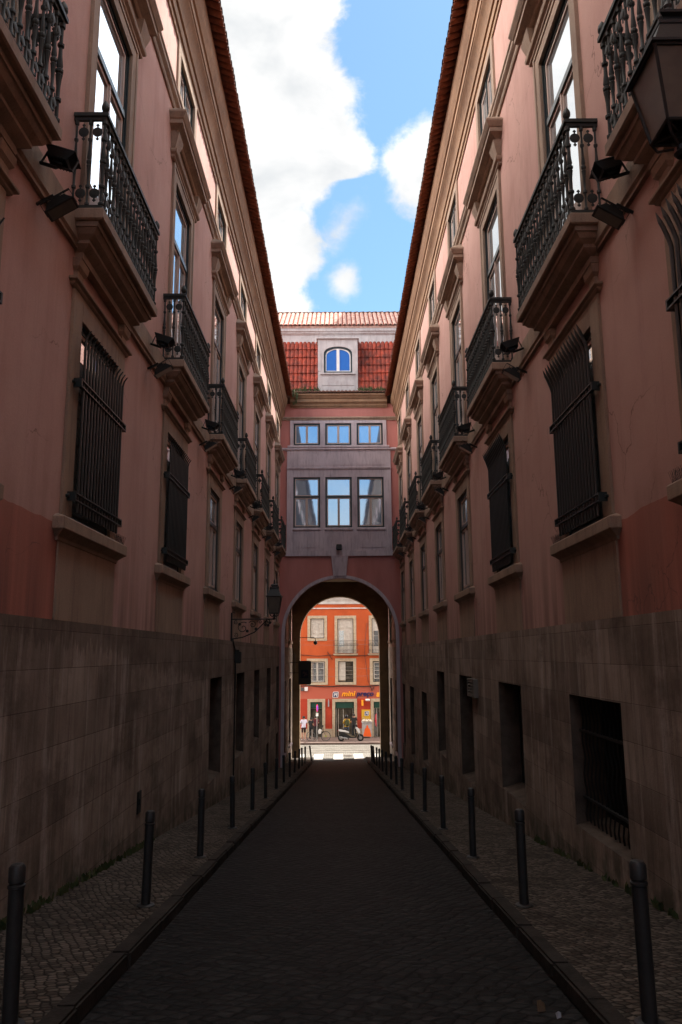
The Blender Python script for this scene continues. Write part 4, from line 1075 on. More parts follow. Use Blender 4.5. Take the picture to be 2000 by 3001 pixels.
# ------------------------------------------------------------------ the orange shop building across the street
K = 1.037
def text_mesh(name, txt, size, m, depth=.012, shear=.0, bold=.0, T=None, center=False):
    cu = bpy.data.curves.new(name, 'FONT'); cu.body = txt; cu.size = size; cu.extrude = depth; cu.shear = shear; cu.offset = bold; cu.resolution_u = 4
    if center: cu.align_x = 'CENTER'
    o = bpy.data.objects.new(name, cu); C.objects.link(o); bpy.context.view_layer.update()
    me = bpy.data.meshes.new_from_object(o.evaluated_get(bpy.context.evaluated_depsgraph_get())); C.objects.unlink(o); bpy.data.objects.remove(o)
    me.name = name; me.materials.clear(); me.materials.append(m)
    for v in me.vertices:
        x, y, z = v.co; v.co = (x, -z, y)
    me.update(); return me
navy = plain('navy_plastic', (.012, .016, .09)); yel = plain('orange_plastic', (.90, .36, .02)); wht = plain('white_plastic', (.72, .70, .68))
def rrect(mb, x0, x1, z0, z1, y0, y1, r, sh=0., n=5):
    pts = []
    for cx_, cz_, a0 in ((x1-r, z1-r, 0), (x0+r, z1-r, 90), (x0+r, z0+r, 180), (x1-r, z0+r, 270)):
        for i in range(n+1):
            a = R(a0+90*i/n); px, pz = cx_+r*math.cos(a), cz_+r*math.sin(a); pts.append((px+sh*(pz-z0), y0, pz))
    mb.prism(pts, (0, y1-y0, 0))
def logo(B, x, z, h, y, nm='logo'):
    """white-edged navy tile with a slanted white M"""
    mb = MB(); mb.cur = 0; rrect(mb, x, x+h*1.02, z, z+h, y-.03, y-.01, h*.16, .12)
    mb.cur = 1; rrect(mb, x+h*.09, x+h*.93, z+h*.09, z+h*.91, y-.036, y-.03, h*.12, .12)
    mb.cur = 0; w = h*.13; bx = x+h*.24; q = lambda px, pz: (bx+px*h+.25*pz*h, y-.044, z+h*.2+pz*h)
    H = .58
    for P in ([(0,0),(.13,0),(.13,H),(0,H)], [(.42,0),(.55,0),(.55,H),(.42,H)], [(.08,H),(.20,H),(.31,.20),(.24,.20)], [(.35,H),(.47,H),(.31,.20),(.24,.20)]):
        mb.prism([q(*p) for p in P], (0, .008, 0))
    return link(nm, mb.mesh(nm, [wht, navy]), B)

def shop():
    y0 = YS
    B = empty('shop_building', (0, 0, 0), 'orange house with a supermarket on its ground floor, seen through the arch', 'building')
    T = lambda p, y, z: (y, YS-p, z)
    cols = [-1.715*K, .41*K, 3.0*K, -4.3*K, 5.5*K, -6.8*K, 8.0*K]
    op = []  # (x0, x1, z0, z1, kind, material key)
    for i, c in enumerate(cols):
        hw = .57*K
        op.append((c-hw, c+hw, -2.08*K, -.56*K, ['open', 'half', 'shade'][i % 3]))
        if i == 0: op.append((c-.52*K, c+.52*K, 1.16*K, 2.63*K, 'shut'))
        else: op.append((c-.60*K, c+.60*K, .02, 2.62*K, 'shutdoor'))
        for zz in (5.2, 8.2): op.append((c-.55, c+.55, zz, zz+1.9, 'shut'))  # unseen upper storeys, added so the house shades the far pavement
    doors = [(-2.23*K, -1.35*K), (-.39*K, 1.01*K), (2.46*K, 3.7*K), (-4.9*K, -3.7*K), (5.0*K, 6.2*K)]
    zd = -3.51*K
    for a, c in doors: op.append((a, c, ZSP, zd, 'shop'))
    H = [(o[0], o[1], o[2], o[3]) for o in op]
    # wall in three painted zones
    b = MB(); holed_wall(b, 0, -12, 12, -2.36*K, 11.6, H); link('wall', b.mesh('wall', M['orange'], T=T), B)
    b = MB(); holed_wall(b, .0, -12, 12, -3.28*K, -2.36*K, H); link('fascia', b.mesh('fascia', plain('dusty_red_render', (.42, .10, .06), .9), T=T), B)
    b = MB(); holed_wall(b, .0, -12, 12, ZSP, -3.28*K, H); b.box(-9, -.6, -12, 12, ZSP, 12.2); b.box(-.6, -.5, -12, -11.9, ZSP, 11.6); link('base_wall', b.mesh('base_wall', M['red_render'], T=T), B)
    b = MB()
    es = [-12]+[v for a, c in sorted(doors) for v in (a-.24, c+.24)]+[12]
    for a, c in zip(es[::2], es[1::2]):
        b = MB(); b.box(0, .05, a, c, ZSP, ZSP+.62)
        link('base_course', b.mesh('base_course', M['shop_stone'], T=T), B)
    b = MB(); b.prof_y([(0, 3.36*K), (.05, 3.36*K), (.05, 3.42*K), (0, 3.44*K)], -12, 12); link('band', b.mesh('band', M['white'], T=T), B)
    b = MB(); b.prof_y([(0, 3.70*K), (.06, 3.72*K), (.10, 3.9*K), (.22, 4.08*K), (.24, 4.2*K), (.30, 4.26*K), (.30, 4.4*K), (0, 4.42*K)], -12, 12)
    for i in range(100):
        x = -11.9+.24*i; b.box(.30, .36, x, x+.12, 4.22*K, 4.32*K)
    link('cornice', b.mesh('cornice', M['white'], T=T), B)
    b = MB(); b.prof_y([(.0, 11.6), (.55, 11.65), (.55, 11.75), (-4, 14), (-9, 11.6)], -12, 12); link('roof', b.mesh('roof', M['tile'], T=T), B)
    for (x0, x1, z0, z1, kind) in op:
        cx_, hw = (x0+x1)/2, (x1-x0)/2; m = .22*K
        b = MB(); reveal(b, hw, z0, z1, .18)
        zb = z0-(.2 if kind not in ('shop', 'shutdoor') else 0)
        for e in (-1, 1): b.box(-.001, .035, *sorted((e*hw, e*(hw+m))), zb, z1+m)
        b.box(-.001, .035, -hw, hw, z1, z1+m)
        if kind not in ('shop', 'shutdoor'): b.box(-.001, .045, -hw, hw, zb, z0)
        TT = lambda p, y, z, c=cx_: (c+y, YS-p, z)
        nm = 'shop_door' if kind == 'shop' else 'window'
        o = link(nm, b.mesh(nm, M['shop_stone'], T=TT), B)
        f = MB(); w = .05; f.box(-.1, -.04, -hw, -hw+w, z0, z1); f.box(-.1, -.04, hw-w, hw, z0, z1); f.box(-.1, -.04, -hw+w, hw-w, z1-w, z1)
        if kind != 'shop': f.box(-.1, -.04, -hw+w, hw-w, z0, z0+w)
        link('frame', f.mesh('frame', M['dark_green'], T=TT), o)
        c = MB(); g = MB(); i0, i1 = -hw+w, hw-w; zm = z0+w; zM = z1-w
        def leaf(a, d, zz0, zz1, t=.05, bars=0):
            c.box(-.09, -.055, a, a+t, zz0, zz1); c.box(-.09, -.055, d-t, d, zz0, zz1); c.box(-.09, -.055, a+t, d-t, zz0, zz0+t); c.box(-.09, -.055, a+t, d-t, zz1-t, zz1)
            for k in range(bars): zz = zz0+(zz1-zz0)*(k+1)/(bars+1); c.box(-.085, -.06, a+t, d-t, zz-.012, zz+.012)
        if kind in ('shut', 'shutdoor'):
            leaf(i0, -.01, zm, zM, .07, 3); leaf(.01, i1, zm, zM, .07, 3)
            c.box(-.12, -.095, i0, i1, zm, zM)
            if kind == 'shutdoor': g.box(-.094, -.090, i0+.08, -.12, z0+.55, z0+1.75)
        elif kind == 'open':
            leaf(i0, -.01, zm, zM, .05, 2); leaf(.01, i1, zm, zM, .05, 2); g.box(-.10, -.092, i0, i1, zm, zM)
            c.box(-.16, -.14, i0, i1, z0+.75, zM) if 0 else None
        elif kind == 'half':
            leaf(i0, -.02, zm+.1, zM, .05); c.box(-.13, -.10, i0+.04, -.06, zm+.1, zM); g.box(-.15, -.14, -.02, i1, zm, zM)
            for k in range(4): c.box(-.10, -.09, 0, i1, zm+.25+.28*k, zm+.262+.28*k)
        elif kind == 'shade':
            leaf(i0+.04, i1-.1, zm+.2, zM-.03, .05, 3); g.box(-.13, -.12, i0, i1, zm, zM)
        else:
            va = MB(); va.box(-.12, -.03, i0, i1, z1-.05-.42, z1-.05); link('valance', va.mesh('valance', M['green_awn'], T=TT), o)
            if cx_ > 0:
                for xq in (i0+.02, i0+.17, i0+.55, i1-.06): c.box(-.16, -.12, xq, xq+.035, z0, z1-.5)
            g.box(-.175, -.165, i0, i1, z0, z1-.5)
        if c.v: link('casement', c.mesh('casement', M['curtain'], T=TT), o)
        if g.v: link('pane', g.mesh('pane', M['glass'] if kind not in ('shop', 'half') else M['shop_glass'], T=TT), o)
        if kind == 'shutdoor' and z0 < 1:
            s_ = MB(); bw = .93*K; s_.prof_return([(.18, -.14), (.28, -.08), (.30, -.06), (.30, .0)], -bw+.3, bw-.3, 0)
            bo = link('balcony', s_.mesh('balcony', M['shop_stone'], T=TT), B)
            r = MB()
            for zz in (.03, .62, .98): r.box(.25, .265, -bw+.02, bw-.02, zz, zz+.018)
            for e in (-1, 1):
                for zz in (.03, .62, .98): r.box(0, .25, *sorted((e*(bw-.02), e*(bw-.035))), zz, zz+.018)
            k = 0; x = -bw+.03
            while x < bw-.02:
                r.tube([(.257, x, .03), (.257, x, 1.0)], .007, 4)
                r.tube([(.257, x+.055+.035*math.cos(a*.785), .72+.10*math.sin(a*.785)) for a in range(9)], .006, 4)
                r.tube([(.257, x+.055+.03*math.cos(a*.785), .25+.09*math.sin(a*.785)) for a in range(9)], .006, 4)
                x += .11
            link('railing', r.mesh('railing', M['iron_black'], T=TT), bo)
    # sign letters
    logo(B, -.60*K, -3.20*K, .44, YS, 'logo')
    z = -3.10*K; t = text_mesh('lettering', 'mini', .56, yel, .015, .25, .012); o = link('lettering', t, B, (.08*K, YS-.03, z))
    wm = max(v.co.x for v in t.vertices)
    sc = (1.17*K-.10*K)/wm; o.scale = (sc*.98, 1, 1)
    t2 = text_mesh('lettering', 'preço', .56, navy, .015, .25, .012); w2 = max(v.co.x for v in t2.vertices)
    o2 = link('lettering', t2, B, (1.19*K, YS-.03, z)); o2.scale = ((2.50-1.22)*K/w2, 1, 1)
    mb = MB(); rrect(mb, 2.66*K, 3.3*K, -3.16*K, -2.84*K, YS-.03, YS-.01, .06, .2); link('sign_panel', mb.mesh('sign_panel', yel), B)
    # yellow poster with the same mark, yellow fin sign, small lamp, meter boxes, wall tubes
    mb = MB(); mb.box(1.56*K, 2.22*K, YS-.03, YS-.005, -4.78*K, -4.08*K); pb = link('poster', mb.mesh('poster', plain('yellow_poster', (.62, .36, .03))), B)
    logo(pb, 1.76*K, -4.52*K, .34, YS-.03)
    t = text_mesh('lettering', 'mini', .11, wht, .002); link('lettering', t, pb, (1.62*K, YS-.034, -4.70*K))
    mb = MB(); mb.box(1.56*K, 1.70*K, YS-.30, YS-.02, -3.78*K, -3.38*K); link('fin_sign', mb.mesh('fin_sign', yel), B)
    mb = MB(); mb.lathe((1.86*K, YS-.18, -3.38*K), [(.05, 0), (.09, .04), (.09, .30), (.05, .34)], 10, 'x'); mb.box(1.84*K, 1.9*K, YS-.16, YS, -3.40*K, -3.36*K); link('wall_lamp', mb.mesh('wall_lamp', wht), B)
    mb = MB(); mb.box(-2.66*K, -2.42*K, YS-.10, YS, -2.70*K, -2.42*K); link('meter_box', mb.mesh('meter_box', wht), B)
    mb = MB(); mb.box(-2.95*K, -2.72*K, YS-.10, YS, -2.70*K, -2.45*K); link('meter_box', mb.mesh('meter_box', plain('grey_plastic', (.08, .08, .08))), B)
    mb = MB(); mb.lathe((-.88*K, YS-.06, -3.85*K), [(.05, 0), (.05, .45)], 10); mb.lathe((-.88*K, YS-.06, -3.40*K), [(.03, 0), (.03, .08)], 8); link('ash_tube', mb.mesh('ash_tube', plain('grey_metal', (.25, .25, .25), .4)), B)
    # cables stapled across the front
    mb = MB(); rc = random.Random(2)
    def cab(z, a, sag, r=.022):
        pts = [(-12+i*.6, YS-.05, z+sag*math.sin(i*1.3+a)+rc.uniform(-.02, .02)) for i in range(41)]; mb.tube(pts, r, 5)
    cab(-2.36*K, 0, .03, .035); cab(-.12*K, 1, .05, .02)
    mb.tube([(2.05*K, YS-.04, 2.3*K), (1.88*K, YS-.04, .9*K), (1.84*K, YS-.04, -.1*K), (2.05*K, YS-.04, -1.9*K), (2.2*K, YS-.04, -2.34*K)], .014, 4)
    mb.tube([(-.95*K, YS-.04, .15*K), (-.58*K, YS-.04, -.45*K)], .02, 4)
    mb.tube([(2.2*K, YS-.05, -2.36*K), (2.38*K, YS-.05, -2.75*K), (2.5*K, YS-.05, -2.45*K)], .03, 5)
    link('cables', mb.mesh('cables', M['iron_black']), B)
M['shop_glass'] = mat('dim_shop_interior', (.03, .025, .02), .25, spec=.5, var=(.10, .085, .06), vs=2.5)
shop()

# wires spanning the street
wm_ = plain('wire_grey', (.10, .09, .08), .7)
for i, (z, y, dz) in enumerate(((.95, 56.0, -.05), (.55, 55.0, .1), (-1.05, 55.5, .0), (-1.62, 56.5, .06))):
    b = MB(); b.tube([(-14, y, z+.4), (-7, y, z+.12), (0, y, z+dz*.4), (7, y, z+.10+dz), (14, y, z+.4)], .0045, 4)
    o = link('overhead_wire', b.mesh('overhead_wire', wm_)); o['label'] = ['topmost thin wire across the street beyond the arch', 'second thin wire from the top beyond the arch', 'third thin wire from the top, in front of the middle shop windows', 'lowest thin wire across the street beyond the arch'][i]; o['category'] = 'wire'; o['group'] = 'wires crossing the far street'

# lamp on a thin arm at the far arch
def arm_lamp():
    B = empty('arm_lamp', (-2.56, 50.0, .95), 'small dark dome lamp hanging from a thin horizontal arm at the far arch', 'lamp')
    b = MB(); b.tube([(0, 0, .08), (.88, 0, .08), (.98, 0, .05), (1.0, 0, -.12)], .022, 6); link('arm', b.mesh('arm', M['iron_black']), B)
    b = MB(); b.lathe((1.0, 0, -.36), [(.06, 0), (.12, .06), (.13, .13), (.09, .20), (.03, .25)], 12); link('lamp_head', b.mesh('lamp_head', M['iron_black'], smooth=True), B)
    b = MB(); b.lathe((1.0, 0, -.40), [(.02, 0), (.05, .02), (.06, .045)], 10); link('globe', b.mesh('globe', M['lamp_glass'], smooth=True), B)
arm_lamp()
# hanging box sign by the left jamb, seen from its dark side
def box_sign():
    B = empty('hanging_sign', (-2.1, 47.5, -1.1), 'dark rounded box sign with a faint pictogram hung beside the far arch', 'sign')
    b = MB(); rrect(b, -.40, .36, -.70, .70, -.08, .08, .09); link('box', b.mesh('box', plain('dark_sign_case', (.06, .055, .04), .5)), B)
    b = MB(); b.box(-.24, .20, -.095, -.08, -.32, .16); link('panel', b.mesh('panel', plain('dark_blue_panel', (.010, .014, .03))), B)
    b = MB(); b.box(-.14, -.02, -.1, -.095, -.05, .07); b.prism([(-.1, -.1, -.22), (-.02, -.1, -.22), (.1, -.1, 0), (.02, -.1, .02)], (0, .004, 0)); b.box(.04, .14, -.1, -.095, -.16, -.06); link('pictogram', b.mesh('pictogram', plain('dull_red_white', (.10, .05, .05))), B)
    b = MB()
    for z in (.0, .62): b.tube([(-.95, 0, z), (-.38, 0, z)], .018, 5)
    b.tube([(-.62, .0, -.05), (-.62, .0, 1.1)], .016, 5)
    link('bracket', b.mesh('bracket', M['iron_black']), B)
box_sign()

# ------------------------------------------------------------------ people
def person(name, x, y, z, rz, label, mats, pose, h=1.72, group=None, hair=True):
    """one skinned body; pose gives joint offsets in metres for a 1.72 m figure facing -y"""
    P = dict(pelvis=(0,0,.93), waist=(0,0,1.06), chest=(0,0,1.30), neck=(0,.01,1.46), head=(0,-.01,1.56), top=(0,-.01,1.66),
             shl=(-.17,0,1.40), ell=(-.21,.02,1.13), hal=(-.22,-.04,.88), shr=(.17,0,1.40), elr=(.21,.02,1.13), har=(.22,-.04,.88),
             hil=(-.09,0,.90), knl=(-.10,-.02,.49), anl=(-.10,.02,.08), tol=(-.11,-.14,.03), hir=(.09,0,.90), knr=(.10,-.02,.49), anr=(.10,.02,.08), tor=(.11,-.14,.03))
    P.update({q: v for q, v in pose.items() if q[0] != '_'}); k = h/1.72
    order = list(P); E_ = [('pelvis','waist'),('waist','chest'),('chest','neck'),('neck','head'),('head','top'),('chest','shl'),('shl','ell'),('ell','hal'),('chest','shr'),('shr','elr'),('elr','har'),
          ('pelvis','hil'),('hil','knl'),('knl','anl'),('anl','tol'),('pelvis','hir'),('hir','knr'),('knr','anr'),('anr','tor')]
    rad = dict(pelvis=(.14,.11), waist=(.135,.10), chest=(.16,.115), neck=(.055,.055), head=(.085,.10), top=(.06,.07), shl=(.07,.07), ell=(.048,.048), hal=(.035,.03),
               shr=(.07,.07), elr=(.048,.048), har=(.035,.03), hil=(.095,.10), knl=(.062,.065), anl=(.042,.048), tol=(.04,.03), hir=(.095,.10), knr=(.062,.065), anr=(.042,.048), tor=(.04,.03))
    me = bpy.data.meshes.new(name); me.from_pydata([tuple(c*k for c in P[n]) for n in order], [(order.index(a), order.index(b)) for a, b in E_], [])
    o = bpy.data.objects.new(name, me); C.objects.link(o)
    md = o.modifiers.new('skin', 'SKIN'); sv = me.skin_vertices[0].data
    for i, n in enumerate(order): sv[i].radius = (rad[n][0]*k, rad[n][1]*k); sv[i].use_root = (n == 'pelvis')
    o.modifiers.new('sub', 'SUBSURF').levels = 2; o.modifiers['sub'].render_levels = 2
    bpy.context.view_layer.update()
    m2 = bpy.data.meshes.new_from_object(o.evaluated_get(bpy.context.evaluated_depsgraph_get())); C.objects.unlink(o); bpy.data.objects.remove(o)
    m2.name = name; m2.materials.clear()
    for m_ in mats: m2.materials.append(m_)     # skin, top, trousers, shoes
    sleeve = pose.get('_sleeve', 1.2); hem = pose.get('_hem', .1)
    for p in m2.polygons:
        c = p.center/k; ax = abs(c.x); i = 1
        if c.z < .095: i = 3
        elif c.z < .90 and ax < .19: i = 2 if c.z > hem else 0
        elif c.z > 1.445 and ax < .12: i = 0
        elif ax > .165 and c.z < sleeve: i = 0
        p.material_index = i; p.use_smooth = True
    B = link(name, m2, None, (x, y, z)); B.rotation_euler = (0, 0, rz); B['label'] = label; B['category'] = 'person'
    if hair:
        b = MB(); hx, hy, hz = (c*k for c in P['head'])
        b.lathe((hx, hy+.012, hz-.02), [(.07, -.02), (.105, .0), (.112, .06), (.10, .11), (.06, .145), (.01, .155)], 12)
        link('hair', b.mesh('hair', plain('dark_hair', (.012, .009, .007)), smooth=True, T=lambda a, b_, c_: (a, b_+.025 if c_ < hz+.08 else b_, c_)), B)
        b = MB(); b.lathe((hx, hy-.115, hz-.005), [(.004, -.018), (.014, -.012), (.008, .012)], 6)
        for e in (-1, 1): b.lathe((hx+e*.098, hy, hz), [(.004, -.03), (.016, -.01), (.018, .02), (.006, .03)], 6); 
        link('face', b.mesh('face', mats[0]), B)
    return B
skin = plain('skin', (.42, .22, .15)); 
def cl(n, c): return plain(n, c, .9)
person('person', -2.72, 59.3, ZSP, 3.5, 'person in a white t-shirt and dark shorts, seen from behind at the left jamb', [skin, cl('white_tee', (.62, .60, .72)), cl('dark_shorts', (.03, .012, .012)), cl('white_shoe', (.6, .55, .55))],
       dict(ell=(-.24, -.02, 1.15), hal=(-.12, -.22, 1.10), elr=(.24, -.04, 1.14), har=(.10, -.24, 1.12), knl=(-.10, -.05, .49), anl=(-.11, .10, .08), tol=(-.11, -.04, .03), _hem=.55, _sleeve=1.22), 1.78)
person('person', -2.22, 60.2, ZSP, 2.7, 'person dressed in black with a bowed head behind the bicycle', [skin, cl('black_coat', (.012, .012, .013)), cl('black_trousers', (.012, .012, .014)), cl('black_shoe', (.01, .01, .01))],
       dict(head=(0, -.08, 1.53), top=(0, -.11, 1.62), neck=(0, -.02, 1.45), hal=(-.16, -.16, 1.02), har=(.16, -.16, 1.02)), 1.62)
person('person', -1.86, 60.9, ZSP, 3.3, 'person in a dark red top standing in the left shop doorway', [skin, cl('maroon_top', (.10, .018, .025)), cl('black_trousers', (.012, .012, .014)), cl('black_shoe', (.01, .01, .01))],
       dict(hal=(-.10, -.20, 1.12), har=(.12, -.18, 1.05)), 1.68)
person('person', .46, 59.7, ZSP, .35, 'person with a green backpack and jeans standing behind the scooter', [skin, cl('yellow_sleeve', (.42, .25, .02)), cl('jeans', (.03, .05, .09)), cl('black_shoe', (.01, .01, .01))],
       dict(hal=(-.10, .20, 1.10), har=(.18, .22, 1.08), ell=(-.24, .04, 1.15), elr=(.27, .05, 1.16), _sleeve=.3), 1.76)
person('person', 1.02, 60.9, ZSP, 3.1, 'person in dark clothes standing in the shade of the shop entrance', [skin, cl('dark_jacket', (.018, .017, .016)), cl('black_trousers', (.012, .012, .014)), cl('black_shoe', (.01, .01, .01))],
       dict(hal=(-.12, -.18, 1.06), har=(.14, -.16, 1.0)), 1.80)
def worn(name, build, mats, loc, label, cat, rz=0):
    b = MB(); build(b); o = link(name, b.mesh(name, mats, smooth=True, bevel=0), None, loc); o.rotation_euler = (0, 0, rz); o['label'] = label; o['category'] = cat; return o
def bag(b):
    pr = [(.10, 0), (.17, .03), (.18, .2), (.175, .36), (.12, .46), (.04, .49)]
    vs = []; n = 12
    for r, h in pr:
        for k in range(n): a = 2*math.pi*k/n; vs.append((r*math.cos(a), .62*r*math.sin(a), h))
    b.add(vs, [(j*n+k, j*n+(k+1) % n, (j+1)*n+(k+1) % n, (j+1)*n+k) for j in range(len(pr)-1) for k in range(n)]+[tuple(range(n)), tuple((len(pr)-1)*n+k for k in range(n))])
    b.box(-.11, .11, -.15, -.09, .06, .24); b.tube([(-.08, .08, .42), (-.09, .2, .40), (-.1, .22, .25), (-.1, .10, .05)], .018, 5); b.tube([(.08, .08, .42), (.09, .2, .40), (.1, .22, .25), (.1, .10, .05)], .018, 5)
worn('backpack', bag, plain('olive_cloth', (.05, .055, .018), .9), (.50, 59.54, ZSP+.98), 'olive green backpack on the back of the person behind the scooter', 'backpack', .2)
def helm(b): b.lathe((0, 0, 0), [(.10, 0), (.135, .03), (.15, .10), (.14, .19), (.09, .25), (.01, .27)], 14); b.prism([(-.09, -.12, .08), (.09, -.12, .08), (.10, -.24, .06), (-.10, -.24, .06)], (0, 0, .02))
worn('helmet', helm, plain('black_gloss', (.012, .012, .014), .2), (.44, 59.68, ZSP+1.56), 'black riding helmet on the head of the person behind the scooter', 'helmet', 2.0)

# ------------------------------------------------------------------ bicycle
def bicycle():
    B = empty('bicycle', (-1.63, 58.75, ZSP), 'black bicycle with a yellow-green hub parked side-on before the left shop door', 'bicycle')
    r = .335; wb = .545
    def wheel():
        t = MB(); t.tube([(r*math.cos(a*math.pi/16), 0, r*math.sin(a*math.pi/16)) for a in range(33)], .020, 6); tm = t.mesh('tyre', M['iron_black'], smooth=True)
        t = MB(); t.tube([((r-.025)*math.cos(a*math.pi/16), 0, (r-.025)*math.sin(a*math.pi/16)) for a in range(33)], .008, 5)
        for i in range(16): a = i*math.pi/8; t.tube([(0, .02*(-1)**i, 0), ((r-.03)*math.cos(a+.2*(-1)**i), 0, (r-.03)*math.sin(a+.2*(-1)**i))], .0018, 3)
        t.lathe((0, -.04, 0), [(.025, 0), (.025, .08)], 8, 'y'); return tm, t.mesh('rim', plain('grey_metal', (.25, .25, .25), .4))
    tm, rm = wheel()
    for x, n in ((-wb, 0), (wb, 1)):
        w = link('wheel', tm, B, (x, 0, r+.02)); link('rim', rm, w)
    f = MB(); bb = (-.09, 0, .30); st = (-.20, 0, .80); hd = (.36, 0, .86); hb = (.39, 0, .70); rw_ = (-wb, 0, r+.02); fw_ = (wb, 0, r+.02)
    for a, c, t in ((bb, st, .016), (bb, hb, .02), ((-.18, 0, .72), hd, .018), (hd, hb, .018), (hb, fw_, .013), (bb, rw_, .011), ((-.18, 0, .72), rw_, .010)): f.tube([a, c], t, 6)
    f.tube([hd, (.34, 0, .97), (.36, 0, 1.0)], .014, 6); link('frame', f.mesh('frame', plain('black_gloss', (.012, .012, .014), .2), smooth=True), B)
    h = MB(); h.tube([(.30, -.28, .99), (.36, -.12, 1.02), (.36, .12, 1.02), (.30, .28, .99)], .013, 6); link('handlebar', h.mesh('handlebar', M['iron_black'], smooth=True), B)
    s_ = MB(); s_.prism([(-.34, -.07, .84), (-.34, .07, .84), (-.10, .02, .85), (-.10, -.02, .85)], (0, 0, .035)); link('saddle', s_.mesh('saddle', M['iron_black'], bevel=.01), B)
    g = MB(); g.lathe((bb[0], -.05, bb[2]), [(.09, 0), (.09, .01)], 16, 'y'); g.tube([bb, (-.02, -.08, .16)], .009, 5); g.box(-.06, .02, -.13, -.05, .15, .165); link('crank', g.mesh('crank', M['iron_black']), B)
    c = MB(); c.lathe((wb, -.03, r+.02), [(.07, 0), (.07, .012)], 12, 'y'); link('disc', c.mesh('disc', plain('lime_plastic', (.35, .38, .03))), B)
    c = MB(); c.prism([(.02, -.09, .52), (.20, -.09, .52), (.26, -.09, .80), (.08, -.09, .88), (-.02, -.09, .74)], (0, .18, 0)); link('pannier', c.mesh('pannier', wht, bevel=.02), B)
    c = MB(); c.tube([(-.15, 0, .3), (-.22, -.14, .02)], .01, 5); c.box(.28, .38, -.06, .06, 1.03, 1.13); link('kickstand', c.mesh('kickstand', M['iron_black']), B)
bicycle()

# ------------------------------------------------------------------ scooter
def scooter():
    B = empty('scooter', (.74, 58.55, ZSP), 'white and black motor scooter parked side-on in front of the shop entrance', 'scooter')
    blk = plain('matt_black_plastic', (.015, .015, .016), .45); wp = plain('white_gloss', (.70, .70, .70), .15); gry = plain('bronze_trim', (.16, .13, .09), .4)
    r = .25
    for x in (-.70, .70):
        t = MB(); t.lathe((0, -.06, 0), [(r-.05, 0), (r-.01, .015), (r, .06), (r-.01, .105), (r-.05, .12)], 24, 'y')
        w = link('wheel', t.mesh('wheel', M['iron_black'], smooth=True), B, (x, 0, r)); t = MB(); t.lathe((0, -.065, 0), [(.05, 0), (r-.075, .008), (r-.06, .02), (.04, .03)], 16, 'y'); link('rim', t.mesh('rim', plain('grey_metal', (.25, .25, .25), .4)), w)
    def shell(pts, y0, y1, name, m_, bv=.03):
        b = MB(); b.prism([(x, y0, z) for x, z in pts], (0, y1-y0, 0)); return link(name, b.mesh(name, m_, bevel=bv), B)
    shell([(-.92, .80), (-.86, .86), (-.40, .84), (-.10, .66), (-.12, .58), (-.45, .66), (-.80, .70)], -.15, .15, 'tail_fairing', wp)
    shell([(-.92, .84), (-.80, .91), (-.35, .89), (-.08, .74), (-.12, .68), (-.42, .84)], -.13, .13, 'seat', blk, .04)
    shell([(-.82, .68), (-.42, .64), (-.10, .55), (.10, .42), (.32, .42), (.44, .62), (.52, .58), (.40, .26), (-.30, .24), (-.52, .42), (-.80, .50)], -.17, .17, 'body', blk, .04)
    shell([(-.44, .62), (-.10, .52), (.08, .40), (.30, .40), (.42, .56), (.40, .48), (.28, .32), (.02, .32), (-.20, .46)], -.185, .185, 'side_trim', gry, .02)
    shell([(.30, .98), (.42, 1.04), (.60, .86), (.72, .62), (.62, .54), (.50, .60), (.46, .76)], -.16, .16, 'front_fairing', wp, .05)
    shell([(.50, .48), (.66, .53), (.86, .46), (.92, .34), (.84, .40), (.66, .46), (.52, .42)], -.09, .09, 'mudguard', blk, .02)
    shell([(.40, 1.02), (.34, 1.26), (.38, 1.28), (.52, 1.02)], -.12, .12, 'windscreen', plain('smoked_plastic', (.03, .03, .035), .1), .01)
    b = MB(); b.tube([(.30, -.30, 1.06), (.36, -.1, 1.08), (.36, .1, 1.08), (.30, .30, 1.06)], .016, 6); b.tube([(.34, -.24, 1.07), (.36, -.32, 1.2)], .006, 4); b.lathe((.36, -.34, 1.2), [(.03, 0), (.05, .02), (.03, .05)], 8, 'y'); link('handlebar', b.mesh('handlebar', M['iron_black']), B)
    b = MB(); b.tube([(.70, -.09, .25), (.50, -.09, .72)], .02, 6); b.tube([(.70, .09, .25), (.50, .09, .72)], .02, 6); link('fork', b.mesh('fork', plain('grey_metal', (.25, .25, .25), .4)), B)
    b = MB(); b.tube([(-.25, -.17, .22), (-.55, -.19, .26), (-.85, -.19, .34)], .045, 8); link('exhaust', b.mesh('exhaust', plain('grey_metal', (.25, .25, .25), .4), smooth=True), B)
    b = MB(); b.box(-.95, -.90, -.08, .08, .72, .80); link('tail_light', b.mesh('tail_light', plain('red_lens', (.35, .02, .01), .2)), B)
    b = MB(); b.box(.655, .70, -.10, .10, .66, .76); link('headlight', b.mesh('headlight', M['lamp_glass']), B)
scooter()

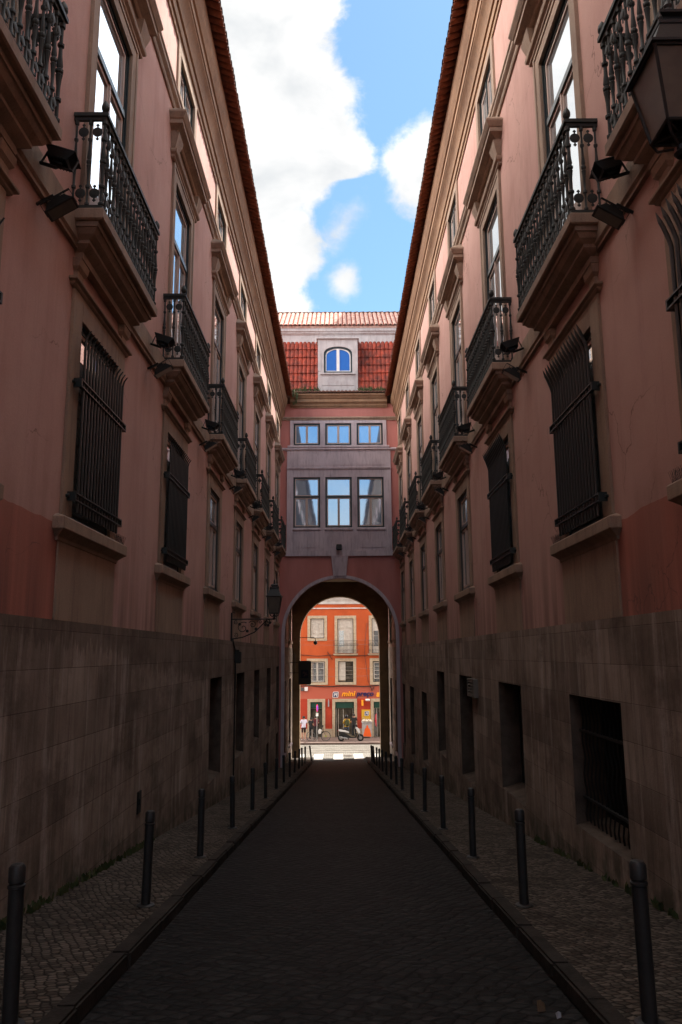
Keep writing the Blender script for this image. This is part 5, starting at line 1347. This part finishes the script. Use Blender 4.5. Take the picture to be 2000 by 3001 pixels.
# ------------------------------------------------------------------ no-parking sign, poster bin, door banner
def nopark():
    B = empty('parking_sign', (-1.72, 58.35, ZSP), 'round no parking sign turned edge-on on a pale pole behind the bicycle', 'sign')
    b = MB(); b.tube([(0, 0, 0), (0, 0, 2.62)], .026, 8); link('pole', b.mesh('pole', plain('galvanised', (.30, .29, .27), .5)), B)
    d = MB(); d.cur = 0; d.lathe((0, -.03, 2.38), [(.26, 0), (.26, .012)], 28, 'y'); d.cur = 1; d.lathe((0, -.034, 2.38), [(.20, 0), (.20, .004)], 28, 'y'); d.cur = 0
    d.prism([(-.155, -.036, 2.25), (-.125, -.036, 2.22), (.155, -.036, 2.51), (.125, -.036, 2.54)], (0, .002, 0))
    o = link('disc', d.mesh('disc', [plain('sign_red', (.55, .02, .03)), plain('sign_blue', (.02, .03, .40))]), B); o.rotation_euler = (0, 0, 1.32)
    b = MB(); b.box(-.10, .10, -.04, -.03, 1.80, 2.02); o = link('plate', b.mesh('plate', wht), B); o.rotation_euler = (0, 0, .5)
nopark()
def bin_():
    B = empty('leaflet_bin', (1.99, 60.9, ZSP), 'pale rubbish bin with an orange figure pasted on its front and bags on top', 'bin')
    b = MB(); b.box(-.36, .38, -.25, .30, .08, 1.12); b.box(-.40, .42, -.29, .32, 1.12, 1.18)
    for x in (-.3, .3): b.box(x-.05, x+.05, -.2, .2, 0, .08)
    link('body', b.mesh('body', plain('pale_grey_bin', (.45, .43, .42), .6, var=(.35, .33, .32), vs=8), bevel=.02), B)
    b = MB(); pts = [(-.30, .12), (.30, .10), (.30, .22), (.24, .46), (.20, .66), (.10, .74), (.06, .90), (.0, .96), (-.06, .90), (-.08, .76), (-.18, .68), (-.22, .46), (-.28, .30)]
    b.prism([(x+.02, -.258, z) for x, z in pts], (0, .006, 0)); link('orange_sticker', b.mesh('orange_sticker', plain('orange_paper', (.85, .13, .02))), B)
    b = MB(); rr = random.Random(8)
    for i in range(5):
        c = (-.28+.14*i, rr.uniform(-.1, .1), 1.18); b.lathe(c, [(.08, 0), (.12, .05), (.10, .12), (.03, .17), (.05, .2)], 7)
    link('paper_bags', b.mesh('paper_bags', plain('paper_cream', (.6, .52, .4))), B)
bin_()
b = MB(); b.tube([(0, 0, 0), (0, 0, 1.9)], .02, 6); b.cur = 1
b.prism([(0, -.01, .75), (0, -.01, 1.8), (-.13, -.01, 1.65), (-.17, -.01, 1.2), (-.12, -.01, .85)], (0, .01, 0))
o = link('banner', b.mesh('banner', [plain('galvanised', (.30, .29, .27), .5), plain('banner_red', (.45, .02, .03), .8)]), None, (2.78, 61.2, ZSP)); o['label'] = 'narrow red feather banner by the right shop door'; o['category'] = 'banner'
b = MB(); b.box(-.05, .05, -.05, .05, 0, .80); b.box(-.055, .055, -.055, .055, .80, .86)
o = link('bollard', b.mesh('bollard', plain('grey_stone_post', (.22, .19, .17), .8)), None, (-2.06, 58.25, ZSP)); o['label'] = 'pale stone post on the far pavement before the bicycle rear wheel'; o['category'] = 'bollard'
